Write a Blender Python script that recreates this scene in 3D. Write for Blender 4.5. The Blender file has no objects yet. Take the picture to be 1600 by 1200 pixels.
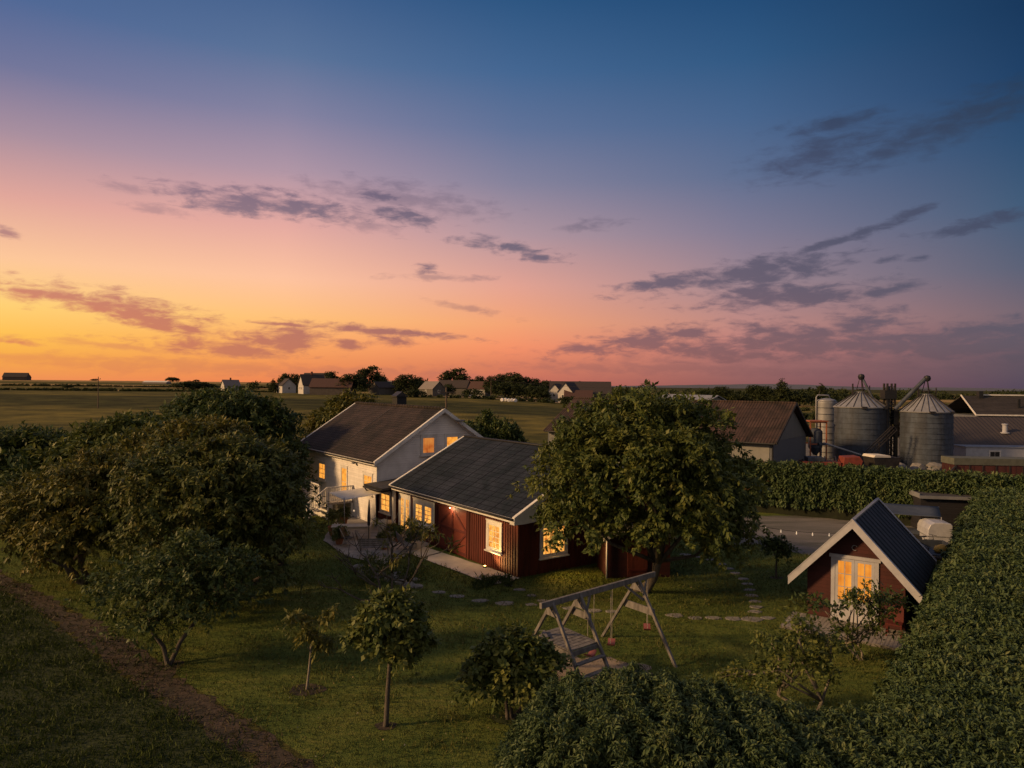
import bpy, math, random
import numpy as np
from mathutils import Vector, Matrix

random.seed(7)
sc = bpy.context.scene
COL = sc.collection
rad = math.radians

# ------------------------------------------------------------------ survey of the place
# the photo was taken from a drone 8.5 m above the lawn, looking level (+Y)
H, F, ROLL, V0 = 8.5, 1100.0, rad(0.6), 601.5
cR, sR = math.cos(ROLL), math.sin(ROLL)

def bearing(px, py):
    u, v = px - 800, py - V0
    return (u * cR + v * sR) / F, (-u * sR + v * cR) / F

def at(px, py, Y):
    a, b = bearing(px, py)
    return (a * Y, Y, H - b * Y)

def G(px, py, z=0.0):
    a, b = bearing(px, py)
    Y = (H - z) / b
    return (a * Y, Y, z)

def sstep(a, b, x):
    t = min(1.0, max(0.0, (x - a) / (b - a)))
    return t * t * (3 - 2 * t)

def zg(x, y):
    """height of the land: flat by the farm, a low rise under the village, a long swell far left"""
    a = x / max(y, 60.0)
    left = 1 - sstep(-0.10, 0.22, a)
    farl = 1 - sstep(-0.45, 0.05, a)
    return 3.6 * sstep(130, 340, y) * left + 5.0 * sstep(420, 1000, y) * farl

# ------------------------------------------------------------------ object helpers
def tag(o, label=None, cat=None, group=None, kind=None):
    if label: o['label'] = label
    if cat: o['category'] = cat
    if group: o['group'] = group
    if kind: o['kind'] = kind
    return o

def thing(name, loc=(0, 0, 0), rz=0.0, label=None, cat=None, group=None):
    o = bpy.data.objects.new(name, None)
    COL.objects.link(o)
    o.location = loc
    o.rotation_euler = (0, 0, rz)
    o.empty_display_size = 0.3
    return tag(o, label, cat, group)

def copy_tree(o, parent=None):
    c = o.copy()
    COL.objects.link(c)
    c.parent = parent
    for ch in list(o.children):
        copy_tree(ch, c)
    return c

class MB:
    def __init__(s):
        s.v, s.f = [], []
    def add(s, vs, fs):
        n = len(s.v)
        s.v += [tuple(p) for p in vs]
        s.f += [tuple(i + n for i in f) for f in fs]
        return s
    def box(s, x0, x1, y0, y1, z0, z1):
        return s.add([(x0, y0, z0), (x1, y0, z0), (x1, y1, z0), (x0, y1, z0),
                      (x0, y0, z1), (x1, y0, z1), (x1, y1, z1), (x0, y1, z1)],
                     [(0, 3, 2, 1), (4, 5, 6, 7), (0, 1, 5, 4), (1, 2, 6, 5), (2, 3, 7, 6), (3, 0, 4, 7)])
    def bar(s, p, q, w, h, up=(0, 0, 1)):
        p, q = Vector(p), Vector(q)
        d = (q - p).normalized()
        up = Vector(up)
        sd = d.cross(up)
        if sd.length < 1e-4: sd = d.cross(Vector((1, 0, 0)))
        sd.normalize()
        u = sd.cross(d).normalized()
        sd, u = sd * w / 2, u * h / 2
        vs = [p - sd - u, p + sd - u, p + sd + u, p - sd + u, q - sd - u, q + sd - u, q + sd + u, q - sd + u]
        return s.add(vs, [(0, 1, 2, 3), (7, 6, 5, 4), (0, 4, 5, 1), (1, 5, 6, 2), (2, 6, 7, 3), (3, 7, 4, 0)])
    def tube(s, pts, rs, n=7, cap=True):
        pts = [Vector(p) for p in pts]
        if not hasattr(rs, '__len__'): rs = [rs] * len(pts)
        rings, ref = [], Vector((0.31, 0.77, 0.2))
        base = len(s.v)
        for i, p in enumerate(pts):
            d = (pts[min(i + 1, len(pts) - 1)] - pts[max(i - 1, 0)]).normalized()
            a = d.cross(ref)
            if a.length < 1e-3: a = d.cross(Vector((1, 0, 0)))
            a.normalize()
            b = d.cross(a).normalized()
            for k in range(n):
                t = 2 * math.pi * k / n
                s.v.append(tuple(p + (a * math.cos(t) + b * math.sin(t)) * rs[i]))
        for i in range(len(pts) - 1):
            for k in range(n):
                k2 = (k + 1) % n
                s.f.append((base + i * n + k, base + i * n + k2, base + (i + 1) * n + k2, base + (i + 1) * n + k))
        if cap:
            s.f.append(tuple(base + k for k in range(n))[::-1])
            s.f.append(tuple(base + (len(pts) - 1) * n + k for k in range(n)))
        return s
    def lathe(s, prof, n=24, c=(0, 0, 0)):
        base = len(s.v)
        for r, z in prof:
            for k in range(n):
                t = 2 * math.pi * k / n
                s.v.append((c[0] + r * math.cos(t), c[1] + r * math.sin(t), c[2] + z))
        for i in range(len(prof) - 1):
            for k in range(n):
                k2 = (k + 1) % n
                s.f.append((base + i * n + k, base + i * n + k2, base + (i + 1) * n + k2, base + (i + 1) * n + k))
        s.f.append(tuple(base + k for k in range(n))[::-1])
        s.f.append(tuple(base + (len(prof) - 1) * n + k for k in range(n)))
        return s
    def prism(s, poly, ext):
        """poly: 3-D points of one face, ext: extrusion vector"""
        n = len(poly)
        e = Vector(ext)
        a = [Vector(p) for p in poly]
        vs = a + [p + e for p in a]
        fs = [tuple(range(n))[::-1], tuple(range(n, 2 * n))]
        fs += [(i, (i + 1) % n, n + (i + 1) % n, n + i) for i in range(n)]
        return s.add(vs, fs)
    def build(s, name, mat, parent=None, smooth=False, loc=None):
        me = bpy.data.meshes.new(name)
        me.from_pydata(s.v, [], s.f)
        me.materials.append(mat)
        if smooth: me.polygons.foreach_set('use_smooth', [True] * len(me.polygons))
        import bmesh
        bm = bmesh.new(); bm.from_mesh(me)
        bmesh.ops.recalc_face_normals(bm, faces=bm.faces)
        bm.to_mesh(me); bm.free()
        o = bpy.data.objects.new(name, me)
        COL.objects.link(o)
        if parent: o.parent = parent
        if loc: o.location = loc
        return o

def bevel(o, w=0.02, seg=2):
    m = o.modifiers.new('soft_edges', 'BEVEL')
    m.width, m.segments, m.limit_method = w, seg, 'ANGLE'
    return o

# ------------------------------------------------------------------ materials
def lin(c):
    return tuple(((x / 255) / 12.92) if x / 255 <= 0.04045 else (((x / 255) + 0.055) / 1.055) ** 2.4 for x in c)

def new_mat(name):
    m = bpy.data.materials.new(name)
    m.use_nodes = True
    nt = m.node_tree
    b = nt.nodes['Principled BSDF']
    b.inputs['Specular IOR Level'].default_value = 0.3
    return m, nt, b

def N(nt, t, **kw):
    n = nt.nodes.new(t)
    for k, v in kw.items():
        if k.startswith('i_'): n.inputs[k[2:].replace('_', ' ')].default_value = v
        else: setattr(n, k, v)
    return n

def mnode(nt, op, a, b=None, c=None):
    n = nt.nodes.new('ShaderNodeMath'); n.operation = op
    for i, x in enumerate((a, b, c)):
        if x is None: continue
        if isinstance(x, (int, float)): n.inputs[i].default_value = x
        else: nt.links.new(x, n.inputs[i])
    return n.outputs[0]

def ramp(nt, fac, stops, interp='LINEAR'):
    r = nt.nodes.new('ShaderNodeValToRGB')
    cr = r.color_ramp; cr.interpolation = interp
    while len(cr.elements) < len(stops): cr.elements.new(0.5)
    for e, (p, c) in zip(cr.elements, stops):
        e.position = p
        e.color = (*c[:3], 1)
    nt.links.new(fac, r.inputs[0])
    return r.outputs[0]

def surf(name, c1, c2=None, scale=4.0, rough=0.7, detail=6, bump=0.0, bscale=None, lo=0.35, hi=0.65, metal=0.0, stretch=None, spec=0.3):
    """rough surface whose own colour wanders between two tones"""
    m, nt, b = new_mat(name)
    tc = N(nt, 'ShaderNodeTexCoord')
    vec = tc.outputs['Object']
    if stretch:
        mp = N(nt, 'ShaderNodeMapping'); mp.inputs['Scale'].default_value = stretch
        nt.links.new(vec, mp.inputs[0]); vec = mp.outputs[0]
    nz = N(nt, 'ShaderNodeTexNoise', i_Scale=scale, i_Detail=detail, i_Roughness=0.62)
    nt.links.new(vec, nz.inputs['Vector'])
    c2 = c2 or tuple(x * 0.7 for x in c1)
    nt.links.new(ramp(nt, nz.outputs['Fac'], [(lo, c1), (hi, c2)]), b.inputs['Base Color'])
    b.inputs['Roughness'].default_value = rough
    b.inputs['Metallic'].default_value = metal
    b.inputs['Specular IOR Level'].default_value = spec
    if bump:
        n2 = N(nt, 'ShaderNodeTexNoise', i_Scale=bscale or scale * 6, i_Detail=5)
        nt.links.new(vec, n2.inputs['Vector'])
        bp = N(nt, 'ShaderNodeBump', i_Strength=bump, i_Distance=0.02)
        nt.links.new(n2.outputs['Fac'], bp.inputs['Height'])
        nt.links.new(bp.outputs[0], b.inputs['Normal'])
    return m

def boards(name, c1, c2, axis, pitch, depth=0.015, rough=0.6):
    """painted boards: saw-tooth relief along one axis, tone differing from board to board"""
    m, nt, b = new_mat(name)
    tc = N(nt, 'ShaderNodeTexCoord')
    sp = N(nt, 'ShaderNodeSeparateXYZ'); nt.links.new(tc.outputs['Object'], sp.inputs[0])
    t = mnode(nt, 'DIVIDE', sp.outputs[axis], pitch)
    fr = mnode(nt, 'FRACT', t)
    fl = mnode(nt, 'FLOOR', t)
    wn = N(nt, 'ShaderNodeTexWhiteNoise', noise_dimensions='1D'); nt.links.new(fl, wn.inputs['W'])
    nz = N(nt, 'ShaderNodeTexNoise', i_Scale=3.0, i_Detail=7); nt.links.new(tc.outputs['Object'], nz.inputs['Vector'])
    f = mnode(nt, 'ADD', mnode(nt, 'MULTIPLY', wn.outputs['Value'], 0.45), mnode(nt, 'MULTIPLY', nz.outputs['Fac'], 0.6))
    nt.links.new(ramp(nt, f, [(0.25, c1), (0.85, c2)]), b.inputs['Base Color'])
    bp = N(nt, 'ShaderNodeBump', i_Strength=1.0, i_Distance=depth)
    edge = mnode(nt, 'SUBTRACT', 1.0, mnode(nt, 'POWER', fr, 6.0)) if axis != 2 else mnode(nt, 'SUBTRACT', 1.0, fr)
    nt.links.new(edge, bp.inputs['Height'])
    nt.links.new(bp.outputs[0], b.inputs['Normal'])
    b.inputs['Roughness'].default_value = rough
    return m

def tiles(name, c1, c2, w, h, depth=0.02, rough=0.65, seam=0.0):
    """roof covering: rows of tiles up the slope (z) and along the ridge (y)"""
    m, nt, b = new_mat(name)
    tc = N(nt, 'ShaderNodeTexCoord')
    sp = N(nt, 'ShaderNodeSeparateXYZ'); nt.links.new(tc.outputs['Object'], sp.inputs[0])
    cv = N(nt, 'ShaderNodeCombineXYZ')
    nt.links.new(sp.outputs[1], cv.inputs[0]); nt.links.new(sp.outputs[2], cv.inputs[1])
    bk = N(nt, 'ShaderNodeTexBrick', offset=0.5)
    bk.inputs['Scale'].default_value = 1.0
    bk.inputs['Brick Width'].default_value = w
    bk.inputs['Row Height'].default_value = h
    bk.inputs['Mortar Size'].default_value = 0.012
    bk.inputs['Color1'].default_value = (*c1, 1)
    bk.inputs['Color2'].default_value = (*c2, 1)
    bk.inputs['Mortar'].default_value = (*[x * 0.4 for x in c1], 1)
    nt.links.new(cv.outputs[0], bk.inputs['Vector'])
    nz = N(nt, 'ShaderNodeTexNoise', i_Scale=1.3, i_Detail=8); nt.links.new(tc.outputs['Object'], nz.inputs['Vector'])
    mx = N(nt, 'ShaderNodeMix', data_type='RGBA', blend_type='MULTIPLY')
    mx.inputs['Factor'].default_value = 1.0
    nt.links.new(bk.outputs['Color'], mx.inputs['A'])
    nt.links.new(ramp(nt, nz.outputs['Fac'], [(0.3, (0.78, 0.78, 0.78)), (0.7, (1.15, 1.13, 1.1))]), mx.inputs['B'])
    nt.links.new(mx.outputs['Result'], b.inputs['Base Color'])
    saw = mnode(nt, 'FRACT', mnode(nt, 'DIVIDE', sp.outputs[2], h))
    hgt = mnode(nt, 'ADD', mnode(nt, 'MULTIPLY', saw, -1.0), mnode(nt, 'MULTIPLY', mnode(nt, 'SINE', mnode(nt, 'MULTIPLY', sp.outputs[1], 2 * math.pi / w)), 0.5))
    bp = N(nt, 'ShaderNodeBump', i_Strength=0.9, i_Distance=depth)
    nt.links.new(hgt, bp.inputs['Height']); nt.links.new(bp.outputs[0], b.inputs['Normal'])
    b.inputs['Roughness'].default_value = rough
    b.inputs['Specular IOR Level'].default_value = 0.12
    return m

def leafmat(name, cols, rough=0.55, trans=0.25):
    m, nt, b = new_mat(name)
    a = N(nt, 'ShaderNodeAttribute', attribute_name='tint')
    col = ramp(nt, a.outputs['Fac'], [(i / (len(cols) - 1), c) for i, c in enumerate(cols)])
    nt.links.new(col, b.inputs['Base Color'])
    b.inputs['Roughness'].default_value = rough
    b.inputs['Specular IOR Level'].default_value = 0.25
    tr = N(nt, 'ShaderNodeBsdfTranslucent'); nt.links.new(col, tr.inputs['Color'])
    mx = N(nt, 'ShaderNodeMixShader'); mx.inputs[0].default_value = trans
    nt.links.new(b.outputs[0], mx.inputs[1]); nt.links.new(tr.outputs[0], mx.inputs[2])
    nt.links.new(mx.outputs[0], nt.nodes['Material Output'].inputs['Surface'])
    return m

def glow(name, lo, hi, strength, scale=2.2):
    """lit room seen through a pane: uneven lamp light with furniture and curtains in it"""
    m, nt, b = new_mat(name)
    tc = N(nt, 'ShaderNodeTexCoord')
    nz = N(nt, 'ShaderNodeTexNoise', i_Scale=scale, i_Detail=4, i_Roughness=0.6); nt.links.new(tc.outputs['Object'], nz.inputs['Vector'])
    n2 = N(nt, 'ShaderNodeTexVoronoi', i_Scale=scale * 1.7); nt.links.new(tc.outputs['Object'], n2.inputs['Vector'])
    f = mnode(nt, 'ADD', mnode(nt, 'MULTIPLY', nz.outputs['Fac'], 0.8), mnode(nt, 'MULTIPLY', n2.outputs['Distance'], 0.3))
    mp = N(nt, 'ShaderNodeMapping'); mp.inputs['Scale'].default_value = (9, 9, 0.4); nt.links.new(tc.outputs['Object'], mp.inputs[0])
    fold = N(nt, 'ShaderNodeTexNoise', i_Scale=1.0, i_Detail=2); nt.links.new(mp.outputs[0], fold.inputs['Vector'])
    f = mnode(nt, 'ADD', mnode(nt, 'MULTIPLY', f, 0.85), mnode(nt, 'MULTIPLY', mnode(nt, 'SUBTRACT', fold.outputs['Fac'], 0.35), 0.45))
    col = ramp(nt, f, [(0.26, tuple(x * 0.22 for x in lo)), (0.38, lo), (0.52, tuple((a + c) / 2 for a, c in zip(lo, hi))), (0.72, hi)])
    nt.links.new(col, b.inputs['Emission Color'])
    b.inputs['Emission Strength'].default_value = strength
    b.inputs['Base Color'].default_value = (0.03, 0.02, 0.015, 1)
    b.inputs['Roughness'].default_value = 0.08
    return m

def flat_emit(name, c, s):
    m, nt, b = new_mat(name)
    b.inputs['Emission Color'].default_value = (*c, 1)
    b.inputs['Emission Strength'].default_value = s
    return m

WHITE = surf('white_paint', (0.66, 0.64, 0.61), (0.54, 0.52, 0.49), 2.5, 0.55, bump=0.15)
CLAP = boards('white_clapboard', (0.70, 0.67, 0.65), (0.60, 0.58, 0.56), 2, 0.14, 0.02)
RED = surf('falun_red_boards', (0.115, 0.024, 0.014), (0.070, 0.015, 0.010), 5, 0.75, bump=0.5, bscale=30, stretch=(1, 1, 0.15))
REDDOOR = boards('red_door_boards', (0.15, 0.030, 0.016), (0.11, 0.021, 0.012), 1, 0.16, 0.006, 0.7)
REDX = boards('red_shed_boards', (0.052, 0.012, 0.010), (0.036, 0.009, 0.008), 2, 0.13, 0.015, 0.75)
REDBR = surf('dark_red_brace', (0.09, 0.016, 0.012), (0.07, 0.012, 0.01), 5, 0.7)
SLATE = tiles('slate_roof_sheets', (0.022, 0.028, 0.043), (0.018, 0.024, 0.037), 0.30, 0.16, 0.012, 0.8)
SHING = tiles('brown_roof_shingles', (0.040, 0.031, 0.030), (0.031, 0.026, 0.026), 0.34, 0.13, 0.014, 0.8)
SHADETRIM = surf('shaded_white_paint', (0.37, 0.37, 0.40), (0.30, 0.30, 0.33), 2.5, 0.55, bump=0.15)  # white shed trim with its shade put into the paint colour
BLACKROOF = tiles('black_shed_roof', (0.020, 0.023, 0.030), (0.016, 0.018, 0.024), 0.55, 2.0, 0.03, 0.5)
RIBROOF = tiles('brown_ribbed_roof', (0.055, 0.036, 0.032), (0.042, 0.030, 0.028), 0.30, 0.9, 0.05, 0.75)
RIBGREY = tiles('grey_brown_ribbed_roof', (0.05, 0.044, 0.042), (0.038, 0.034, 0.033), 0.42, 0.9, 0.07, 0.75)
FELT = surf('bitumen_felt', (0.05, 0.048, 0.052), (0.035, 0.034, 0.038), 2, 0.8, bump=0.3)
SEAM = surf('dark_seam', (0.012, 0.012, 0.015), None, 3, 0.6)
PLASTER = surf('grey_plaster', (0.20, 0.20, 0.195), (0.15, 0.15, 0.145), 0.8, 0.85, bump=0.3)
GREYSHEET = boards('grey_wall_sheet', (0.11, 0.12, 0.14), (0.085, 0.092, 0.11), 1, 0.3, 0.02, 0.6)
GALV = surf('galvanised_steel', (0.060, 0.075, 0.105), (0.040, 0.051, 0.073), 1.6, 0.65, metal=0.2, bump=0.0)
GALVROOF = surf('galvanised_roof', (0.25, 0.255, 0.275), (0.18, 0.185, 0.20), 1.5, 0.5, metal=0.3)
DARKSTEEL = surf('dark_steel', (0.05, 0.05, 0.055), (0.03, 0.03, 0.034), 4, 0.5, metal=0.4)
BLACK = surf('black_metal', (0.018, 0.018, 0.02), (0.012, 0.012, 0.013), 6, 0.5)
GREYWOOD = surf('weathered_wood', (0.185, 0.172, 0.165), (0.085, 0.08, 0.078), 7, 0.85, bump=0.6, stretch=(1, 1, .35))
DECKWOOD = boards('grey_deck_boards', (0.26, 0.24, 0.225), (0.19, 0.175, 0.165), 0, 0.12, 0.012, 0.8)
PALEWOOD = surf('pale_wood', (0.42, 0.36, 0.29), (0.30, 0.26, 0.21), 4, 0.7, bump=0.2)
POLEWOOD = surf('pole_wood', (0.12, 0.085, 0.06), (0.08, 0.06, 0.045), 4, 0.85)
BARK = surf('grey_brown_bark', (0.10, 0.085, 0.07), (0.05, 0.042, 0.035), 9, 0.9, bump=0.8, stretch=(1, 1, 0.3))
PALEBARK = surf('pale_bark', (0.26, 0.23, 0.19), (0.12, 0.105, 0.09), 9, 0.9, bump=0.6, stretch=(1, 1, 0.3))
CONC = surf('concrete', (0.50, 0.43, 0.36), (0.38, 0.33, 0.28), 1.4, 0.85, detail=9, bump=0.25, bscale=40)
STONE = surf('flagstone', (0.20, 0.19, 0.18), (0.12, 0.115, 0.11), 3, 0.85, bump=0.5)
GRAVEL = surf('gravel', (0.165, 0.158, 0.152), (0.085, 0.082, 0.082), 22, 0.95, detail=10, bump=1.0, bscale=60, lo=0.3, hi=0.72)
def wear(mat, scale, stretch, lo, hi):
    """broad stains and worn patches over a surface's own colour"""
    nt = mat.node_tree; b = nt.nodes['Principled BSDF']
    src = b.inputs['Base Color'].links[0].from_socket
    tc = N(nt, 'ShaderNodeTexCoord'); mp = N(nt, 'ShaderNodeMapping'); mp.inputs['Scale'].default_value = stretch; mp.inputs['Rotation'].default_value = (0, 0, rad(24))
    nt.links.new(tc.outputs['Object'], mp.inputs[0])
    nz = N(nt, 'ShaderNodeTexNoise', i_Scale=scale, i_Detail=6, i_Roughness=0.65, i_Distortion=0.6); nt.links.new(mp.outputs[0], nz.inputs['Vector'])
    mx = N(nt, 'ShaderNodeMix', data_type='RGBA', blend_type='MULTIPLY'); mx.inputs['Factor'].default_value = 1
    nt.links.new(src, mx.inputs['A']); nt.links.new(ramp(nt, nz.outputs['Fac'], [(0.36, lo), (0.62, hi)]), mx.inputs['B'])
    nt.links.new(mx.outputs['Result'], b.inputs['Base Color'])
wear(DARKSTEEL, 2.0, (1, 1, 1), (.8, .7, .6), (1.2, 1.1, 1.0))
wear(GALV, 1.2, (1.2, 1.2, 0.12), (0.80, 0.72, 0.66), (1.15, 1.15, 1.15))
wear(GRAVEL, 0.5, (0.35, 1.5, 1), (0.55, 0.58, 0.50), (1.25, 1.2, 1.15))
for m_, k_ in ((SLATE, 0.55), (SHING, 0.6), (RIBROOF, 0.3), (BLACKROOF, 0.8)): wear(m_, k_, (1, 1, 1.2), (0.60, 0.68, 0.60), (1.28, 1.2, 1.14))
for m_ in (RED, REDX): wear(m_, 1.6, (1, 1, 0.25), (0.72, 0.72, 0.74), (1.08, 1.07, 1.05))
for m_ in (WHITE, CLAP): wear(m_, 1.2, (1, 1, 0.5), (0.88, 0.87, 0.86), (1.03, 1.03, 1.02))
SAND = surf('sand', (0.27, 0.215, 0.17), (0.17, 0.135, 0.10), 3, 0.95, detail=9, bump=0.6, bscale=25)
SOIL = surf('dry_soil', (0.062, 0.044, 0.032), (0.024, 0.021, 0.014), 2.2, 0.95, detail=10, bump=1.0, bscale=14, lo=0.38, hi=0.62)
REDPLASTIC = surf('red_plastic', (0.22, 0.072, 0.068), (0.17, 0.055, 0.052), 4, 0.45)
ROPE = surf('rope', (0.32, 0.30, 0.26), (0.22, 0.2, 0.18), 8, 0.8)
REDMETAL = surf('red_machine_paint', (0.19, 0.038, 0.026), (0.11, 0.028, 0.02), 2.5, 0.6)
RUSTRED = boards('rusty_red_sheet', (0.075, 0.022, 0.018), (0.05, 0.016, 0.014), 0, 0.9, 0.04, 0.7)
OLIVE = surf('grey_green_tarp', (0.10, 0.105, 0.085), (0.07, 0.075, 0.06), 2, 0.7)
CLOTH = surf('cream_canvas', (0.58, 0.54, 0.48), (0.48, 0.45, 0.40), 2, 0.85)
WICKER = surf('pale_wicker', (0.40, 0.36, 0.30), (0.22, 0.20, 0.17), 24, 0.8, bump=0.8, bscale=45)
VANWHITE = surf('white_coachwork', (0.36, 0.37, 0.41), (0.29, 0.30, 0.34), 2, 0.35)
RUBBER = surf('rubber', (0.02, 0.02, 0.02), None, 5, 0.8)
YELLOW = surf('yellow_sack', (0.42, 0.26, 0.05), (0.30, 0.19, 0.04), 5, 0.7)
DARKSHED = boards('black_boards', (0.020, 0.019, 0.022), (0.014, 0.013, 0.016), 2, 0.15, 0.02)
NAVY = surf('blue_grey_sheet', (0.055, 0.065, 0.085), (0.04, 0.05, 0.065), 2, 0.6)
BALE = surf('white_bale_wrap', (0.70, 0.68, 0.68), (0.60, 0.58, 0.58), 3, 0.4)
TERRA = surf('terracotta', (0.30, 0.13, 0.07), (0.22, 0.10, 0.06), 6, 0.8)
PINK = surf('pale_flowers', (0.62, 0.52, 0.45), (0.5, 0.42, 0.36), 6, 0.7)
DARKGLASS = surf('dark_pane', (0.015, 0.016, 0.02), None, 2, 0.08, spec=0.6)
WARM_LO, WARM_HI = (0.55, 0.15, 0.015), (1.0, 0.43, 0.06)
GLOW = glow('lit_room', WARM_LO, WARM_HI, 1.2)
GLOW_BARN = glow('lit_barn_room', (0.45, 0.12, 0.015), (1.0, 0.47, 0.085), 1.3, 4.2)
GLOW_RED = glow('lit_room_red_curtain', (0.55, 0.12, 0.02), (0.85, 0.30, 0.06), 0.75, 1.6)
GLOW_SHED = glow('lit_garden_room', (0.70, 0.20, 0.02), (1.0, 0.38, 0.045), 0.95, 1.3)
LAMPGLOW = flat_emit('lamp_glow', (1.0, 0.42, 0.10), 14)
BULBGLOW = flat_emit('bulb_glow', (1.0, 0.72, 0.45), 0.35)

LEAF_DK = leafmat('dark_leaf', [(0.030, 0.051, 0.015), (0.048, 0.075, 0.021), (0.069, 0.093, 0.024), (0.112, 0.128, 0.030)])
LEAF_MAPLE = leafmat('maple_leaf', [(0.042, 0.064, 0.017), (0.070, 0.095, 0.022), (0.109, 0.126, 0.028), (0.160, 0.160, 0.036)])
LEAF_GOLD = leafmat('golden_leaf', [(0.045, 0.058, 0.014), (0.085, 0.092, 0.019), (0.130, 0.124, 0.024), (0.165, 0.128, 0.030)])
LEAF_SUNLIT = leafmat('sunlit_leaf', [(0.032, 0.046, 0.013), (0.058, 0.076, 0.018), (0.092, 0.106, 0.024), (0.145, 0.128, 0.030)])  # green leaves, warm evening light put into their lighter tones
LEAF_HEDGE = leafmat('hedge_leaf', [(0.032, 0.056, 0.022), (0.054, 0.086, 0.032), (0.082, 0.118, 0.044), (0.125, 0.142, 0.052)], trans=0.2)
LEAF_RED = leafmat('reddish_leaf', [(0.05, 0.045, 0.015), (0.09, 0.055, 0.02), (0.13, 0.06, 0.03), (0.06, 0.075, 0.02)])
LEAF_FAR = leafmat('far_leaf', [(0.026, 0.036, 0.013), (0.039, 0.052, 0.017), (0.058, 0.068, 0.021)], rough=0.8)
BLADE = leafmat('grass_blade', [(0.037, 0.056, 0.013), (0.062, 0.083, 0.018), (0.094, 0.106, 0.025), (0.131, 0.119, 0.035)], rough=0.7)
CROP = leafmat('crop_blade', [(0.022, 0.038, 0.007), (0.036, 0.056, 0.010), (0.052, 0.075, 0.014)], rough=0.7)
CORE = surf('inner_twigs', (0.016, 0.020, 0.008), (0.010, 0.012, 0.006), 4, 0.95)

def lawn_material():
    m, nt, b = new_mat('lawn_turf')
    tc = N(nt, 'ShaderNodeTexCoord')
    mp = N(nt, 'ShaderNodeMapping'); mp.inputs['Rotation'].default_value = (0, 0, rad(-20)); mp.inputs['Scale'].default_value = (0.35, 1.6, 1)
    nt.links.new(tc.outputs['Object'], mp.inputs[0])
    a = N(nt, 'ShaderNodeTexNoise', i_Scale=0.9, i_Detail=9, i_Roughness=0.7, i_Distortion=1.2); nt.links.new(mp.outputs[0], a.inputs['Vector'])
    c = N(nt, 'ShaderNodeTexNoise', i_Scale=7.0, i_Detail=9, i_Roughness=0.75); nt.links.new(tc.outputs['Object'], c.inputs['Vector'])
    f = mnode(nt, 'ADD', mnode(nt, 'MULTIPLY', a.outputs['Fac'], 0.55), mnode(nt, 'MULTIPLY', c.outputs['Fac'], 0.45))
    big = N(nt, 'ShaderNodeTexNoise', i_Scale=0.22, i_Detail=4, i_Distortion=0.8); nt.links.new(tc.outputs['Object'], big.inputs['Vector'])
    f = mnode(nt, 'ADD', f, mnode(nt, 'MULTIPLY', mnode(nt, 'SUBTRACT', big.outputs['Fac'], 0.5), 0.42))
    col = ramp(nt, f, [(0.34, (0.040, 0.060, 0.014)), (0.46, (0.066, 0.093, 0.020)), (0.56, (0.104, 0.124, 0.027)), (0.68, (0.155, 0.145, 0.042))])
    nt.links.new(col, b.inputs['Base Color'])
    d = N(nt, 'ShaderNodeTexNoise', i_Scale=26, i_Detail=6); nt.links.new(tc.outputs['Object'], d.inputs['Vector'])
    bp = N(nt, 'ShaderNodeBump', i_Strength=1.0, i_Distance=0.06); nt.links.new(d.outputs['Fac'], bp.inputs['Height'])
    nt.links.new(bp.outputs[0], b.inputs['Normal'])
    b.inputs['Roughness'].default_value = 0.9
    b.inputs['Specular IOR Level'].default_value = 0.1
    return m

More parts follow.
